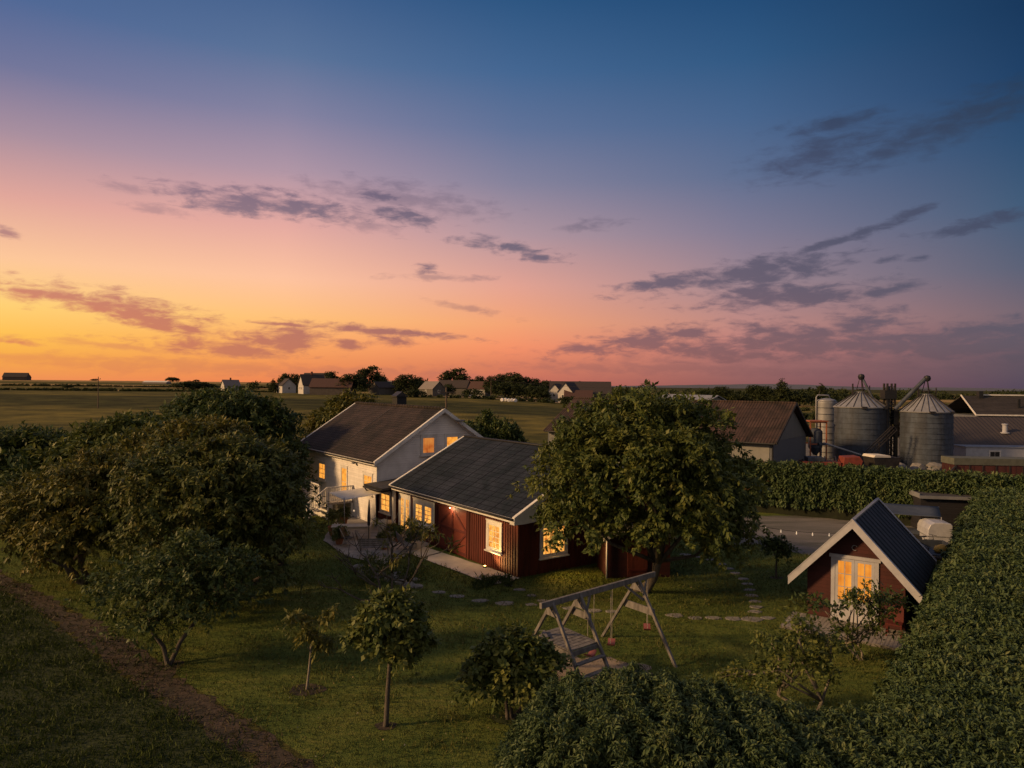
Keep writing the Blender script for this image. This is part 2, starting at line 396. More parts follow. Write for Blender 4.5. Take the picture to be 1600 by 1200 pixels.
def land_material():
    """open farmland: strips of meadow, stubble and pasture lying across the view"""
    m, nt, b = new_mat('farmland')
    tc = N(nt, 'ShaderNodeTexCoord')
    sp = N(nt, 'ShaderNodeSeparateXYZ'); nt.links.new(tc.outputs['Object'], sp.inputs[0])
    lo = N(nt, 'ShaderNodeTexNoise', i_Scale=0.006, i_Detail=3); nt.links.new(tc.outputs['Object'], lo.inputs['Vector'])
    y = mnode(nt, 'ADD', sp.outputs[1], mnode(nt, 'MULTIPLY', sp.outputs[0], 0.10))
    y = mnode(nt, 'ADD', y, mnode(nt, 'MULTIPLY', mnode(nt, 'SUBTRACT', lo.outputs['Fac'], 0.5), 90))
    t = mnode(nt, 'DIVIDE', y, 1600)
    g1, g2, g3, st, br = (0.068, 0.066, 0.021), (0.105, 0.092, 0.028), (0.044, 0.046, 0.016), (0.27, 0.19, 0.085), (0.14, 0.095, 0.045)
    stops = [(0.0, g1), (0.07, g1), (0.085, g2), (0.115, g2), (0.12, g3), (0.155, g3), (0.16, g2), (0.20, g1), (0.205, st), (0.222, st),
             (0.228, g2), (0.30, g2), (0.305, br), (0.33, st), (0.37, st), (0.375, g1), (0.45, g2), (0.455, st), (0.56, st), (0.565, g1), (0.75, g3), (0.76, g2), (1.0, g3)]
    col = ramp(nt, t, stops)
    mp = N(nt, 'ShaderNodeMapping'); mp.inputs['Scale'].default_value = (0.8, 1.0, 1); nt.links.new(tc.outputs['Object'], mp.inputs[0])
    nz = N(nt, 'ShaderNodeTexNoise', i_Scale=0.10, i_Detail=10, i_Roughness=0.72); nt.links.new(mp.outputs[0], nz.inputs['Vector'])
    mx = N(nt, 'ShaderNodeMix', data_type='RGBA', blend_type='MULTIPLY'); mx.inputs['Factor'].default_value = 1
    nt.links.new(col, mx.inputs['A'])
    nt.links.new(ramp(nt, nz.outputs['Fac'], [(0.36, (0.40, 0.44, 0.46)), (0.5, (0.95, 0.95, 0.9)), (0.64, (1.6, 1.45, 1.2))]), mx.inputs['B'])
    nt.links.new(mx.outputs['Result'], b.inputs['Base Color'])
    n2 = N(nt, 'ShaderNodeTexNoise', i_Scale=2.5, i_Detail=8); nt.links.new(tc.outputs['Object'], n2.inputs['Vector'])
    bp = N(nt, 'ShaderNodeBump', i_Strength=1.0, i_Distance=0.15); nt.links.new(n2.outputs['Fac'], bp.inputs['Height'])
    nt.links.new(bp.outputs[0], b.inputs['Normal'])
    b.inputs['Roughness'].default_value = 0.95
    b.inputs['Specular IOR Level'].default_value = 0.05
    return m
LAWN, LAND = lawn_material(), land_material()
CROPSOIL = surf('crop_ground', (0.030, 0.042, 0.010), (0.016, 0.024, 0.006), 5, 0.95, detail=8, bump=1.0, bscale=20)

# ------------------------------------------------------------------ sky
def build_world():
    w = bpy.data.worlds.new('World'); sc.world = w
    w.use_nodes = True
    nt = w.node_tree
    bg = nt.nodes['Background']; out = nt.nodes['World Output']
    tc = N(nt, 'ShaderNodeTexCoord')
    sp = N(nt, 'ShaderNodeSeparateXYZ'); nt.links.new(tc.outputs['Generated'], sp.inputs[0])
    deg = 180 / math.pi
    az = mnode(nt, 'MULTIPLY', mnode(nt, 'ARCTAN2', sp.outputs[0], mnode(nt, 'ABSOLUTE', sp.outputs[1])), deg)
    el = mnode(nt, 'MULTIPLY', mnode(nt, 'ARCSINE', sp.outputs[2]), deg)
    rear = sp.outputs[1]
    ef = mnode(nt, 'DIVIDE', mnode(nt, 'MAXIMUM', el, 0.0), 90.0)
    E = [0, 1.5, 3, 5, 8, 12, 16, 20, 24, 29, 45, 90]  # rows above the view are brightened as added fill light
    sky = {
        -36: [(238, 142, 82), (246, 168, 68), (253, 190, 76), (254, 206, 112), (252, 197, 150), (224, 164, 151), (167, 140, 155), (112, 115, 151), (76, 100, 146), (56, 86, 132), (128, 124, 140), (132, 126, 142)],
        -18: [(235, 130, 80), (241, 146, 84), (250, 166, 94), (255, 191, 116), (253, 193, 156), (228, 168, 158), (176, 148, 163), (131, 128, 158), (88, 112, 150), (58, 90, 136), (126, 124, 140), (132, 126, 142)],
        0: [(196, 105, 88), (215, 122, 92), (243, 142, 100), (242, 160, 112), (226, 160, 142), (177, 147, 155), (132, 128, 153), (95, 112, 149), (66, 100, 143), (40, 82, 126), (122, 122, 142), (132, 126, 142)],
        18: [(138, 86, 86), (156, 100, 99), (188, 118, 112), (188, 132, 125), (158, 130, 138), (126, 119, 142), (92, 107, 140), (69, 98, 138), (46, 86, 128), (24, 68, 112), (118, 120, 142), (132, 126, 142)],
        36: [(78, 64, 84), (88, 72, 88), (100, 78, 92), (114, 94, 105), (86, 90, 112), (59, 85, 115), (40, 73, 109), (21, 58, 97), (13, 49, 86), (10, 42, 76), (112, 118, 142), (132, 126, 142)]}
    cl = {
        -36: [(225, 130, 80), (222, 132, 82), (218, 130, 88), (214, 130, 96), (196, 135, 118), (166, 128, 133), (136, 110, 131), (94, 90, 118), (62, 76, 108), (50, 66, 100), (90, 90, 108), (132, 126, 142)],
        0: [(166, 98, 92), (166, 100, 92), (160, 100, 95), (146, 100, 102), (126, 101, 113), (112, 100, 117), (88, 86, 113), (66, 76, 108), (50, 68, 102), (40, 62, 96), (90, 92, 110), (132, 126, 142)],
        36: [(72, 62, 80), (82, 68, 84), (90, 77, 92), (84, 78, 96), (70, 74, 96), (58, 68, 94), (44, 60, 86), (36, 52, 76), (26, 44, 68), (22, 40, 64), (84, 90, 110), (132, 126, 142)]}
    def field(tab):
        ks = sorted(tab)
        cur = ramp(nt, ef, [(e / 90, lin(c)) for e, c in zip(E, tab[ks[0]])], 'LINEAR')
        for a, b in zip(ks[:-1], ks[1:]):
            nx = ramp(nt, ef, [(e / 90, lin(c)) for e, c in zip(E, tab[b])], 'LINEAR')
            mr = N(nt, 'ShaderNodeMapRange'); mr.inputs['From Min'].default_value = a; mr.inputs['From Max'].default_value = b
            nt.links.new(az, mr.inputs['Value'])
            mx = N(nt, 'ShaderNodeMix', data_type='RGBA'); nt.links.new(mr.outputs[0], mx.inputs['Factor'])
            nt.links.new(cur, mx.inputs['A']); nt.links.new(nx, mx.inputs['B'])
            cur = mx.outputs['Result']
        return cur
    skyc, cloudc = field(sky), field(cl)
    # cloud banks: (azimuth deg, elevation deg, half length, half height, tilt) worked out from where each stands
    def spot(px, py, rx, ry, tilt=0.0):
        a, b = bearing(px, py)
        A = math.degrees(math.atan(a)); Ev = math.degrees(math.atan(-b / math.sqrt(1 + a * a)))
        k = math.cos(math.radians(A))
        return (A, Ev, math.degrees(rx * 1.32 / F) * k * k, math.degrees(ry * 1.42 / F) * k, -tilt)
    K = 1.25
    strong = [(170, 475, 165, 17, 9), (60, 458, 70, 9, 4), (300, 516, 42, 15, 0), (430, 533, 82, 19, -3), (250, 512, 60, 6, 8), (15, 534, 45, 5, 2), (600, 518, 125, 6, 4),
              (618, 532, 40, 8, 0), (545, 538, 22, 7, 0), (440, 506, 50, 3, 2), (420, 318, 150, 15, 2), (350, 322, 60, 10, 5), (630, 335, 46, 14, 4), (590, 305, 34, 8, 5),
              (785, 385, 72, 9, 8), (845, 402, 34, 7, 10), (668, 420, 20, 7, 0), (8, 361, 20, 6, 10),
              (1040, 441, 80, 10, -9), (1185, 422, 110, 17, -8), (1180, 460, 80, 20, -6), (1275, 466, 60, 11, -4), (1390, 452, 48, 9, -8), (1320, 372, 110, 6, -15),
              (1535, 348, 72, 9, -9), (1430, 333, 42, 6, -14), (1390, 404, 30, 5, -10), (1440, 402, 22, 4, 0),
              (1000, 535, 110, 17, -8), (1060, 522, 55, 14, -4), (905, 545, 40, 10, -8), (1190, 517, 55, 6, -3), (1345, 508, 60, 26, 0), (1470, 530, 220, 20, -2), (1250, 534, 170, 26, 2), (1130, 548, 130, 18, 0), (1330, 540, 330, 20, 0), (1520, 545, 200, 18, -2), (1180, 430, 130, 20, -8), (1230, 462, 130, 16, -3), (360, 545, 130, 12, 3), (200, 490, 130, 12, 10)]
    high = [(1290, 238, 85, 20, -10), (1500, 188, 115, 20, -14), (1410, 222, 80, 15, -20), (1300, 194, 60, 9, -4)]
    soft = [(1150, 556, 280, 20, 0), (1450, 556, 260, 22, 0), (690, 434, 70, 5, 0), (195, 292, 40, 8, 5), (245, 328, 45, 7, 5), (580, 356, 44, 8, 4), (620, 310, 120, 22, 4), (350, 575, 520, 11, 1),
            (730, 482, 60, 5, 10), (930, 352, 50, 8, -4), (170, 540, 120, 5, 4), (90, 560, 200, 7, 0), (1080, 575, 330, 10, 0)]
    cv = N(nt, 'ShaderNodeCombineXYZ')
    nt.links.new(mnode(nt, 'MULTIPLY', az, 0.20), cv.inputs[0]); nt.links.new(mnode(nt, 'MULTIPLY', el, 0.62), cv.inputs[1])
    nz = N(nt, 'ShaderNodeTexNoise', i_Scale=2.5, i_Detail=12, i_Roughness=0.62, i_Distortion=0.3); nt.links.new(cv.outputs[0], nz.inputs['Vector'])
    nz2 = N(nt, 'ShaderNodeTexNoise', i_Scale=0.8, i_Detail=3); nt.links.new(cv.outputs[0], nz2.inputs['Vector'])
    ns = mnode(nt, 'ADD', mnode(nt, 'MULTIPLY', mnode(nt, 'SUBTRACT', nz.outputs['Fac'], 0.5), 3.1), mnode(nt, 'MULTIPLY', mnode(nt, 'SUBTRACT', nz2.outputs['Fac'], 0.5), 0.8))
    front = mnode(nt, 'GREATER_THAN', sp.outputs[1], 0.0)
    def mask(lst, lo, hi, opac):
        cur = None
        for s in lst:
            A, Ev, ra, re, tl = spot(*s)
            ct, st = math.cos(math.radians(tl)), math.sin(math.radians(tl))
            da = mnode(nt, 'SUBTRACT', az, A); de = mnode(nt, 'SUBTRACT', el, Ev)
            p = mnode(nt, 'ADD', mnode(nt, 'MULTIPLY', da, ct / ra), mnode(nt, 'MULTIPLY', de, st / ra))
            q = mnode(nt, 'ADD', mnode(nt, 'MULTIPLY', da, -st / re), mnode(nt, 'MULTIPLY', de, ct / re))
            r = mnode(nt, 'SQRT', mnode(nt, 'ADD', mnode(nt, 'MULTIPLY', p, p), mnode(nt, 'MULTIPLY', q, q)))
            d = mnode(nt, 'SUBTRACT', 1.0, r)
            cur = d if cur is None else mnode(nt, 'MAXIMUM', cur, d)
        cur = mnode(nt, 'ADD', mnode(nt, 'MAXIMUM', cur, -1.2), ns)
        mr = N(nt, 'ShaderNodeMapRange', interpolation_type='SMOOTHSTEP')
        mr.inputs['From Min'].default_value = lo; mr.inputs['From Max'].default_value = hi; mr.inputs['To Max'].default_value = opac
        nt.links.new(cur, mr.inputs['Value'])
        return mnode(nt, 'MULTIPLY', mr.outputs[0], front)
    m1 = mask(strong, -0.14, 0.92, 1.0)
    m2 = mask(soft, -0.1, 1.0, 0.5)
    m3 = mask(high, -0.5, 1.2, 0.9)
    m = mnode(nt, 'MAXIMUM', mnode(nt, 'MAXIMUM', m1, m2), m3)
    mx = N(nt, 'ShaderNodeMix', data_type='RGBA'); nt.links.new(m, mx.inputs['Factor'])
    nt.links.new(skyc, mx.inputs['A']); nt.links.new(cloudc, mx.inputs['B'])
    back = N(nt, 'ShaderNodeMapRange', interpolation_type='SMOOTHSTEP'); back.inputs['From Min'].default_value = 0.0; back.inputs['From Max'].default_value = -0.6
    nt.links.new(rear, back.inputs['Value'])
    bx_ = N(nt, 'ShaderNodeMix', data_type='RGBA'); nt.links.new(back.outputs[0], bx_.inputs['Factor'])
    nt.links.new(mx.outputs['Result'], bx_.inputs['A']); bx_.inputs['B'].default_value = (0.33, 0.28, 0.27, 1)  # sky behind the camera, brightened as unseen added fill light
    nt.links.new(bx_.outputs['Result'], bg.inputs['Color'])
    bg.inputs['Strength'].default_value = 1.0
    ns_ = N(nt, 'ShaderNodeTexSky'); ns_.sky_type = 'NISHITA'; ns_.sun_disc = False
    ns_.sun_elevation = SUN_EL; ns_.sun_rotation = SUN_AZ
    b2 = N(nt, 'ShaderNodeBackground', i_Strength=0.004); nt.links.new(ns_.outputs[0], b2.inputs['Color'])
    ad = N(nt, 'ShaderNodeAddShader'); nt.links.new(bg.outputs[0], ad.inputs[0]); nt.links.new(b2.outputs[0], ad.inputs[1])
    nt.links.new(ad.outputs[0], out.inputs['Surface'])

SUN_EL, SUN_AZ = rad(22), rad(-104)
build_world()
sun = bpy.data.lights.new('Sun', 'SUN')
sun.energy, sun.angle, sun.color = 4.6, rad(6), (1.0, 0.60, 0.26)
so = bpy.data.objects.new('sun_lamp', sun); COL.objects.link(so)
d = Vector((math.sin(SUN_AZ) * math.cos(SUN_EL), math.cos(SUN_AZ) * math.cos(SUN_EL), math.sin(SUN_EL)))
so.rotation_euler = d.to_track_quat('Z', 'Y').to_euler()

# ------------------------------------------------------------------ camera
cam = bpy.data.cameras.new('Camera')
cam.sensor_width, cam.lens = 36, 36 * F / 1600
cam.clip_end, cam.clip_start = 20000, 0.1
cam.shift_y = (V0 - 600) / 1600
co = bpy.data.objects.new('Camera', cam); COL.objects.link(co)
mw = Matrix(((cR, -sR, 0, 0), (0, 0, -1, 0), (sR, cR, 0, H), (0, 0, 0, 1)))
co.matrix_world = mw
sc.camera = co
sc.view_settings.view_transform = 'Standard'
sc.view_settings.look = 'None'
sc.view_settings.exposure = 0
sc.view_settings.gamma = 1
sc.cycles.max_bounces = 6
sc.cycles.diffuse_bounces = 3
sc.cycles.glossy_bounces = 2
sc.cycles.transmission_bounces = 3
sc.cycles.sample_clamp_indirect = 4
sc.cycles.use_denoising = True

# ------------------------------------------------------------------ ground
def warp(lo, hi, n, k):
    t = np.linspace(-1, 1, n)
    s = np.sinh(k * t) / math.sinh(k)
    return (lo + hi) / 2 + s * (hi - lo) / 2

def build_ground():
    xs = warp(-9000, 9000, 141, 6.5)
    ys = np.concatenate([np.linspace(-80, 0, 5)[:-1], 9000 * (np.sinh(5.2 * np.linspace(0, 1, 130)) / math.sinh(5.2))])
    v = [(x, y, zg(x, y)) for y in ys for x in xs]
    n = len(xs)
    f = [(j * n + i, j * n + i + 1, (j + 1) * n + i + 1, (j + 1) * n + i) for j in range(len(ys) - 1) for i in range(n - 1)]
    g = MB().add(v, f).build('ground', LAND, smooth=True)
    tag(g, kind='structure')
build_ground()

def sheet(name, pts, z, mat, jitter=0.0, sub=0.6):
    """flat ground cover lying on the land; its outline is subdivided and roughened"""
    rng = random.Random(len(name) * 13 + len(pts))
    out = []
    for i, p in enumerate(pts):
        q = pts[(i + 1) % len(pts)]
        L = math.hypot(q[0] - p[0], q[1] - p[1])
        k = max(1, int(L / sub)) if jitter else 1
        for j in range(k):
            t = j / k
            w_ = rng.uniform(-jitter, jitter) if j else 0.0
            out.append((p[0] + (q[0] - p[0]) * t - (q[1] - p[1]) / max(L, 1e-6) * w_, p[1] + (q[1] - p[1]) * t + (q[0] - p[0]) / max(L, 1e-6) * w_))
    import bmesh
    bm = bmesh.new()
    vs = [bm.verts.new((x, y, z)) for x, y in out]
    fc = bm.faces.new(vs)
    fc.normal_update()
    bmesh.ops.triangulate(bm, faces=[fc])
    for f in bm.faces:
        f.normal_update()
        if f.normal.z < 0: f.normal_flip()
    me = bpy.data.meshes.new(name); bm.to_mesh(me); bm.free()
    me.materials.append(mat)
    o = bpy.data.objects.new(name, me); COL.objects.link(o)
    return tag(o, kind='structure')

def px(*l, z=0.0):
    return [G(a, b, z)[:2] for a, b in l]

up_edge = px((-40, 872), (60, 925), (130, 962), (215, 1008), (300, 1072), (430, 1150), (520, 1215))
lo_edge = px((-40, 900), (50, 950), (110, 994), (200, 1064), (300, 1128), (410, 1205))
near_up, near_lo = [(-1.5, 10), (0, 4)], [(-4.5, 10), (-2.5, 4)]
lawn_poly = up_edge + near_up + [(6, 6), (14, 15), (31, 42), (13, 52), (2, 60), (-8, 66), (-24, 62), (-38, 50), (-34, 36)]
sheet('lawn', lawn_poly, 0.004, LAWN, 0.0)
crop_poly = lo_edge + near_lo + [(-2, -5), (-40, -5), (-60, 20), (-40, 30)]
sheet('crop_field', crop_poly, 0.004, CROPSOIL)
sheet('dirt_strip', up_edge + near_up + near_lo[::-1] + lo_edge[::-1], 0.008, SOIL, 0.26, 0.3)
gravel_px = [(1120, 832), (1150, 806), (1260, 806), (1345, 812), (1430, 818), (1500, 822), (1500, 870), (1400, 880), (1268, 868), (1183, 851), (1128, 850)]
sheet('gravel_yard', px(*gravel_px), 0.008, GRAVEL, 0.12, 0.6)
sheet('concrete_path', px((813, 905), (792, 911), (775, 914), (752, 909), (725, 898), (698, 888), (668, 877), (640, 866), (655, 853)), 0.05, CONC, 0.03, 0.7)
sheet('sand_patch', px((850, 1034), (880, 1026), (925, 1026), (962, 1031), (1000, 1037), (1018, 1046), (1014, 1056), (970, 1062), (930, 1074), (870, 1072), (842, 1052)), 0.009, SAND, 0.22, 0.16)
farm_yard = [(22, 56), (60, 48), (95, 60), (100, 110), (40, 110), (22, 78)]
sheet('farm_yard', farm_yard, 0.008, GRAVEL, 0.4, 3)

def road(name, pts, w, mat):
    mb = MB()
    vs, fs = [], []
    for i, (x, y) in enumerate(pts):
        a = pts[max(i - 1, 0)]; b = pts[min(i + 1, len(pts) - 1)]
        dx, dy = b[0] - a[0], b[1] - a[1]
        L = math.hypot(dx, dy); nx, ny = -dy / L * w / 2, dx / L * w / 2
        vs += [(x + nx, y + ny, zg(x + nx, y + ny) + 0.12), (x - nx, y - ny, zg(x - nx, y - ny) + 0.12)]
    for i in range(len(pts) - 1):
        fs.append((2 * i, 2 * i + 1, 2 * i + 3, 2 * i + 2))
    return tag(mb.add(vs, fs).build(name, mat), kind='structure')
def fine(pts, n=8):
    out = []
    for a, b in zip(pts[:-1], pts[1:]):
        out += [(a[0] + (b[0] - a[0]) * j / n, a[1] + (b[1] - a[1]) * j / n) for j in range(n)]
    return out + [pts[-1]]
ROADM = surf('pale_gravel_road', (0.34, 0.25, 0.15), (0.26, 0.19, 0.12), 0.4, 0.95)
road('village_road', fine([(-75, 420), (-62, 350), (-48, 318), (-30, 300), (-10, 292), (20, 285), (60, 280), (120, 276)]), 5.5, ROADM)
# low hills across the water of the plain, right of the silos
def hills():
    rng = random.Random(3)
    vs, fs = [], []
    n = 60
    for i in range(n):
        t = i / (n - 1)
        x = 500 + 5200 * t
        h = (14 + 14 * math.sin(t * 5.1) ** 2 + 10 * math.sin(t * 11 + 1) ** 2 + rng.uniform(0, 3)) * min(1, t * 5)
        vs += [(x, 5600, -2), (x, 5900, h), (x, 6500, h * 0.8), (x, 7000, -2)]
    for i in range(n - 1):
        for k in range(3):
            a = i * 4 + k
            fs.append((a, a + 4, a + 5, a + 1))
    o = MB().add(vs, fs).build('hills', surf('hazy_hills', (0.10, 0.105, 0.13), (0.08, 0.085, 0.11), 0.002, 0.95), smooth=True)  # blue-grey of distance haze put into the hills' own colour
    tag(o, kind='structure')
hills()

# ------------------------------------------------------------------ foliage
def unit(a):
    return a / np.maximum(np.linalg.norm(a, axis=-1, keepdims=True), 1e-9)

def leaf_object(name, mat, P, D, UPN, L, W, tint, parent=None, fold=0.16, curl=0.25):
    """one mesh of many kite-shaped leaves: P base, D direction, UPN rough facing"""
    n = len(P)
    D = unit(D)
    S = unit(np.cross(D, UPN))
    NN = np.cross(S, D)
    L = np.asarray(L).reshape(-1, 1); W = np.asarray(W).reshape(-1, 1)
    mid = P + D * L * 0.45 + NN * L * curl * 0.30
    v = np.empty((n, 4, 3), np.float32)
    v[:, 0] = P
    v[:, 1] = mid + S * W * 0.5 - NN * W * fold
    v[:, 2] = P + D * L - NN * L * curl * 0.35
    v[:, 3] = mid - S * W * 0.5 - NN * W * fold
    # two triangles folded along the midrib
    me = bpy.data.meshes.new(name)
    me.vertices.add(n * 4)
    me.vertices.foreach_set('co', v.reshape(-1))
    b = (np.arange(n) * 4).reshape(-1, 1)
    idx = np.concatenate([b, b + 1, b + 2, b, b + 2, b + 3], axis=1).astype(np.int32).reshape(-1)
    me.loops.add(n * 6); me.loops.foreach_set('vertex_index', idx)
    me.polygons.add(n * 2)
    me.polygons.foreach_set('loop_start', (np.arange(n * 2) * 3).astype(np.int32))
    me.update(calc_edges=True)
    at_ = me.attributes.new('tint', 'FLOAT', 'FACE')
    at_.data.foreach_set('value', np.repeat(np.clip(tint, 0, 1), 2).astype(np.float32))
    me.materials.append(mat)
    o = bpy.data.objects.new(name, me); COL.objects.link(o)
    if parent: o.parent = parent
    return o

def crown_points(rng, lobes, nb, ncl, k, spread, inner=0.22, floor=0.25):
    lob = np.array(lobes, float)
    w = (lob[:, 3] * lob[:, 4] * lob[:, 5]) ** (2 / 3); w /= w.sum()
    ib = rng.choice(len(lob), nb, p=w)
    d = unit(rng.normal(size=(nb, 3)))
    low = d[:, 2] < -0.55
    d[low, 2] *= -1
    far = np.where(rng.random(nb) < 0.09, rng.uniform(1.05, 1.2, nb), 1.0)
    ph = lob[ib, 0] * 3.1
    lump = 1 + 0.09 * np.sin(d[:, 0] * 7 + ph) * np.sin(d[:, 2] * 6 + ph) + 0.05 * rng.normal(size=nb)
    rr = np.where(rng.random(nb) < inner, rng.uniform(0.35, 0.8, nb), rng.uniform(0.80, 1.03, nb)) * lump * far
    o = unit(d / lob[ib, 3:6])
    bp = lob[ib, :3] + d * lob[ib, 3:6] * rr[:, None]
    btint = rng.random(nb)
    C = np.repeat(bp, ncl, axis=0); O = np.repeat(o, ncl, axis=0); T = np.repeat(btint, ncl)
    # leaves hang in sprays: each bough runs outward, arches over and droops at its tip
    side = unit(rng.normal(size=(nb, 3)) * np.array([1, 1, 0.35]))
    run = unit(o * 0.75 + side * 0.75)
    t = np.tile(np.linspace(0, 1, ncl), nb) + rng.uniform(-.06, .06, nb * ncl)
    ln = np.repeat(rng.uniform(2.6, 5.2, nb), ncl) * spread
    Rn = np.repeat(run, ncl, axis=0)
    off = rng.normal(size=C.shape) * spread * (0.62 - 0.3 * np.clip(t, 0, 1))[:, None]
    off[:, 2] *= 0.6
    C = C + Rn * ((t - 0.55) * ln)[:, None] + off
    C[:, 2] += (0.12 * np.sin(np.pi * np.clip(t, 0, 1)) - 0.30 * np.clip(t, 0, 1) ** 2) * ln
    O = unit(O * 0.6 + Rn * 0.7)
    keep = C[:, 2] > floor
    return bp, C[keep], O[keep], T[keep]

def tufts(rng, C, O, T, k, ll, lw, droop, fan=0.85, out=0.55):
    n = len(C) * k
    if hasattr(ll, '__len__'): ll = np.repeat(ll, k); lw = np.repeat(lw, k)
    P = np.repeat(C, k, axis=0) + rng.normal(size=(n, 3)) * (ll[:, None] if hasattr(ll, '__len__') else ll) * 0.25
    Ov = np.repeat(O, k, axis=0)
    R = rng.normal(size=(n, 3))
    D = Ov * out + unit(R) * fan + np.array([0, 0, -droop])
    U = np.array([0, 0, 1.0]) * 0.9 + Ov * 0.5 + rng.normal(size=(n, 3)) * 0.35
    sz = rng.uniform(0.55, 1.4, n)
    L = ll * sz
    W = lw * sz * rng.uniform(0.8, 1.2, n)
    t = np.repeat(T, k) * 0.55 + rng.random(n) * 0.45
    return P, D, U, L, W, t

def limb_tubes(mb, rng, base, lobes, r0, nsub, bps, split=0.35, stems=1, lean_k=0.22):
    base = np.array(base, float)
    lob = np.array(lobes, float)
    cen = (lob[:, :3] * (lob[:, 3:4] * lob[:, 5:6])).sum(0) / (lob[:, 3:4] * lob[:, 5:6]).sum()
    forks = []
    for s in range(stems):
        lean = rng.normal(size=3) * (0.02 if stems == 1 else lean_k) * (cen[2] - base[2]); lean[2] = 0
        fork = base + (cen - base) * split + lean
        mid = (base + fork) / 2 + rng.normal(size=3) * np.array([1, 1, 0]) * (cen[2]) * (0.008 if stems == 1 else 0.022)
        top = cen + lean * 0.5
        rs = r0 * (1 if stems == 1 else 0.7)
        b0 = base + (rng.normal(size=3) * np.array([1, 1, 0]) * r0 * 1.0 if stems > 1 else 0)
        b0[2] = base[2] - 0.05
        mb.tube([b0, b0 + (mid - b0) * 0.15, mid, fork, (fork + top) / 2, top], [rs * 1.5, rs * 1.05, rs * .9, rs * .8, rs * .6, rs * .35], 8)
        forks.append(fork)
    for i, l in enumerate(lob):
        f = forks[i % len(forks)]
        c = l[:3]
        m = (f + c) / 2 + rng.normal(size=3) * 0.12 * np.linalg.norm(c - f) + np.array([0, 0, 0.08 * np.linalg.norm(c - f)])
        mb.tube([f, m, c], [r0 * 0.5, r0 * 0.32, r0 * 0.16], 6)
    if nsub:
        pick = rng.choice(len(bps), min(nsub, len(bps)), replace=False)
        for i in pick:
            p = bps[i]
            j = np.argmin(((lob[:, :3] - p) ** 2).sum(1))
            s = lob[j, :3] + (cen - lob[j, :3]) * 0.3
            m = (s + p) / 2 + rng.normal(size=3) * 0.1
            mb.tube([s, m, p], [r0 * 0.14, r0 * 0.09, r0 * 0.04], 4, cap=False)

def tree(name, label, cat, base, lobes, seed, nb, ncl, k, ll, lw, mat, r0, spread=0.3, droop=0.35, group=None, bark=None, stems=1, nsub=60, split=0.4, mats=None, inner=0.22, floor=0.25, fan=0.85, lean_k=0.22):
    """lobes are given relative to the base: (dx, dy, dz, rx, ry, rz)"""
    rng = np.random.default_rng(seed)
    root = thing(name, base, 0, label, cat, group)
    bp, C, O, T = crown_points(rng, lobes, nb, ncl, k, spread, inner, floor)
    P, D, U, L, W, t = tufts(rng, C, O, T, k, ll, lw, droop, fan)
    leaf_object('crown', mat, P, D, U, L, W, t, root)
    mb = MB()
    limb_tubes(mb, rng, (0, 0, 0), lobes, r0, nsub, bp, split, stems, lean_k)
    mb.build('trunk', bark or BARK, root, smooth=True)
    return root

# the broad tree in front of the barn gable
TB = (5.75, 28.9, 0)
tree('broadleaf_tree', 'large rounded dark green tree standing in front of the red barn gable', 'tree', TB,
     [(-0.5, 0, 5.1, 3.5, 3.3, 2.9), (-3.3, -.2, 4.7, 1.75, 2.0, 1.9), (2.4, .2, 4.2, 1.75, 2.2, 2.2), (-.4, .1, 6.7, 2.5, 2.4, 1.65), (1.9, -.5, 2.9, 2.2, 2.0, 1.35),
      (-2.6, -.5, 3.1, 1.9, 1.8, 1.45), (1.4, .3, 6.2, 2.2, 2.2, 1.8), (-2.2, .2, 6.0, 2.0, 2.0, 1.7), (-.2, -1.6, 3.8, 2.6, 1.6, 2.0), (3.0, -.2, 2.6, 1.0, 1.2, 1.1), (.6, -2.2, 5.3, 2.0, 1.4, 1.7)],
     11, 1150, 8, 9, 0.20, 0.095, LEAF_MAPLE, 0.21, spread=0.25, droop=0.55, split=0.28, floor=0.95, stems=2, lean_k=0.04)

LG = 'trees and bushes along the left of the lawn'
bA = G(335, 985)
tree('maple_tree', 'big dark leafy tree left of the white house, nearest large crown in the row', 'tree', (bA[0] - 1.1, 27.2, 0),
     [(-.2, 0, 3.7, 2.9, 2.8, 2.6), (1.5, -.3, 3.3, 1.75, 2.0, 1.9), (-1.8, -.4, 3.9, 2.0, 2.0, 1.9), (.9, .2, 4.9, 1.9, 2.0, 1.35), (-.8, .2, 5.0, 1.7, 1.7, 1.2), (-.3, -1.9, 2.3, 2.3, 1.5, 1.7), (2.0, .4, 4.4, 1.15, 1.4, 1.3), (1.0, -1.0, 1.7, 1.9, 1.5, 1.2)],
     21, 850, 8, 9, 0.20, 0.085, LEAF_SUNLIT, 0.2, spread=0.27, droop=0.65, group=LG, stems=3, split=0.3)
tree('golden_tree', 'spreading golden green tree at the far left above the dirt strip', 'tree', (-17.8, 29.5, 0),
     [(0, 0, 3.2, 2.4, 2.3, 2.0), (-2.2, .2, 2.9, 1.8, 1.8, 1.5), (2.0, .2, 3.9, 1.8, 1.8, 1.5), (.4, -.8, 2.1, 2.4, 1.5, 1.2), (-3.4, -.3, 2.3, 1.1, 1.2, 1.0), (.5, .5, 4.6, 1.7, 1.6, 1.0)],
     22, 520, 8, 8, 0.23, 0.095, LEAF_GOLD, 0.18, spread=0.28, droop=0.6, group=LG, stems=3, split=0.3)
bC = G(262, 1040)
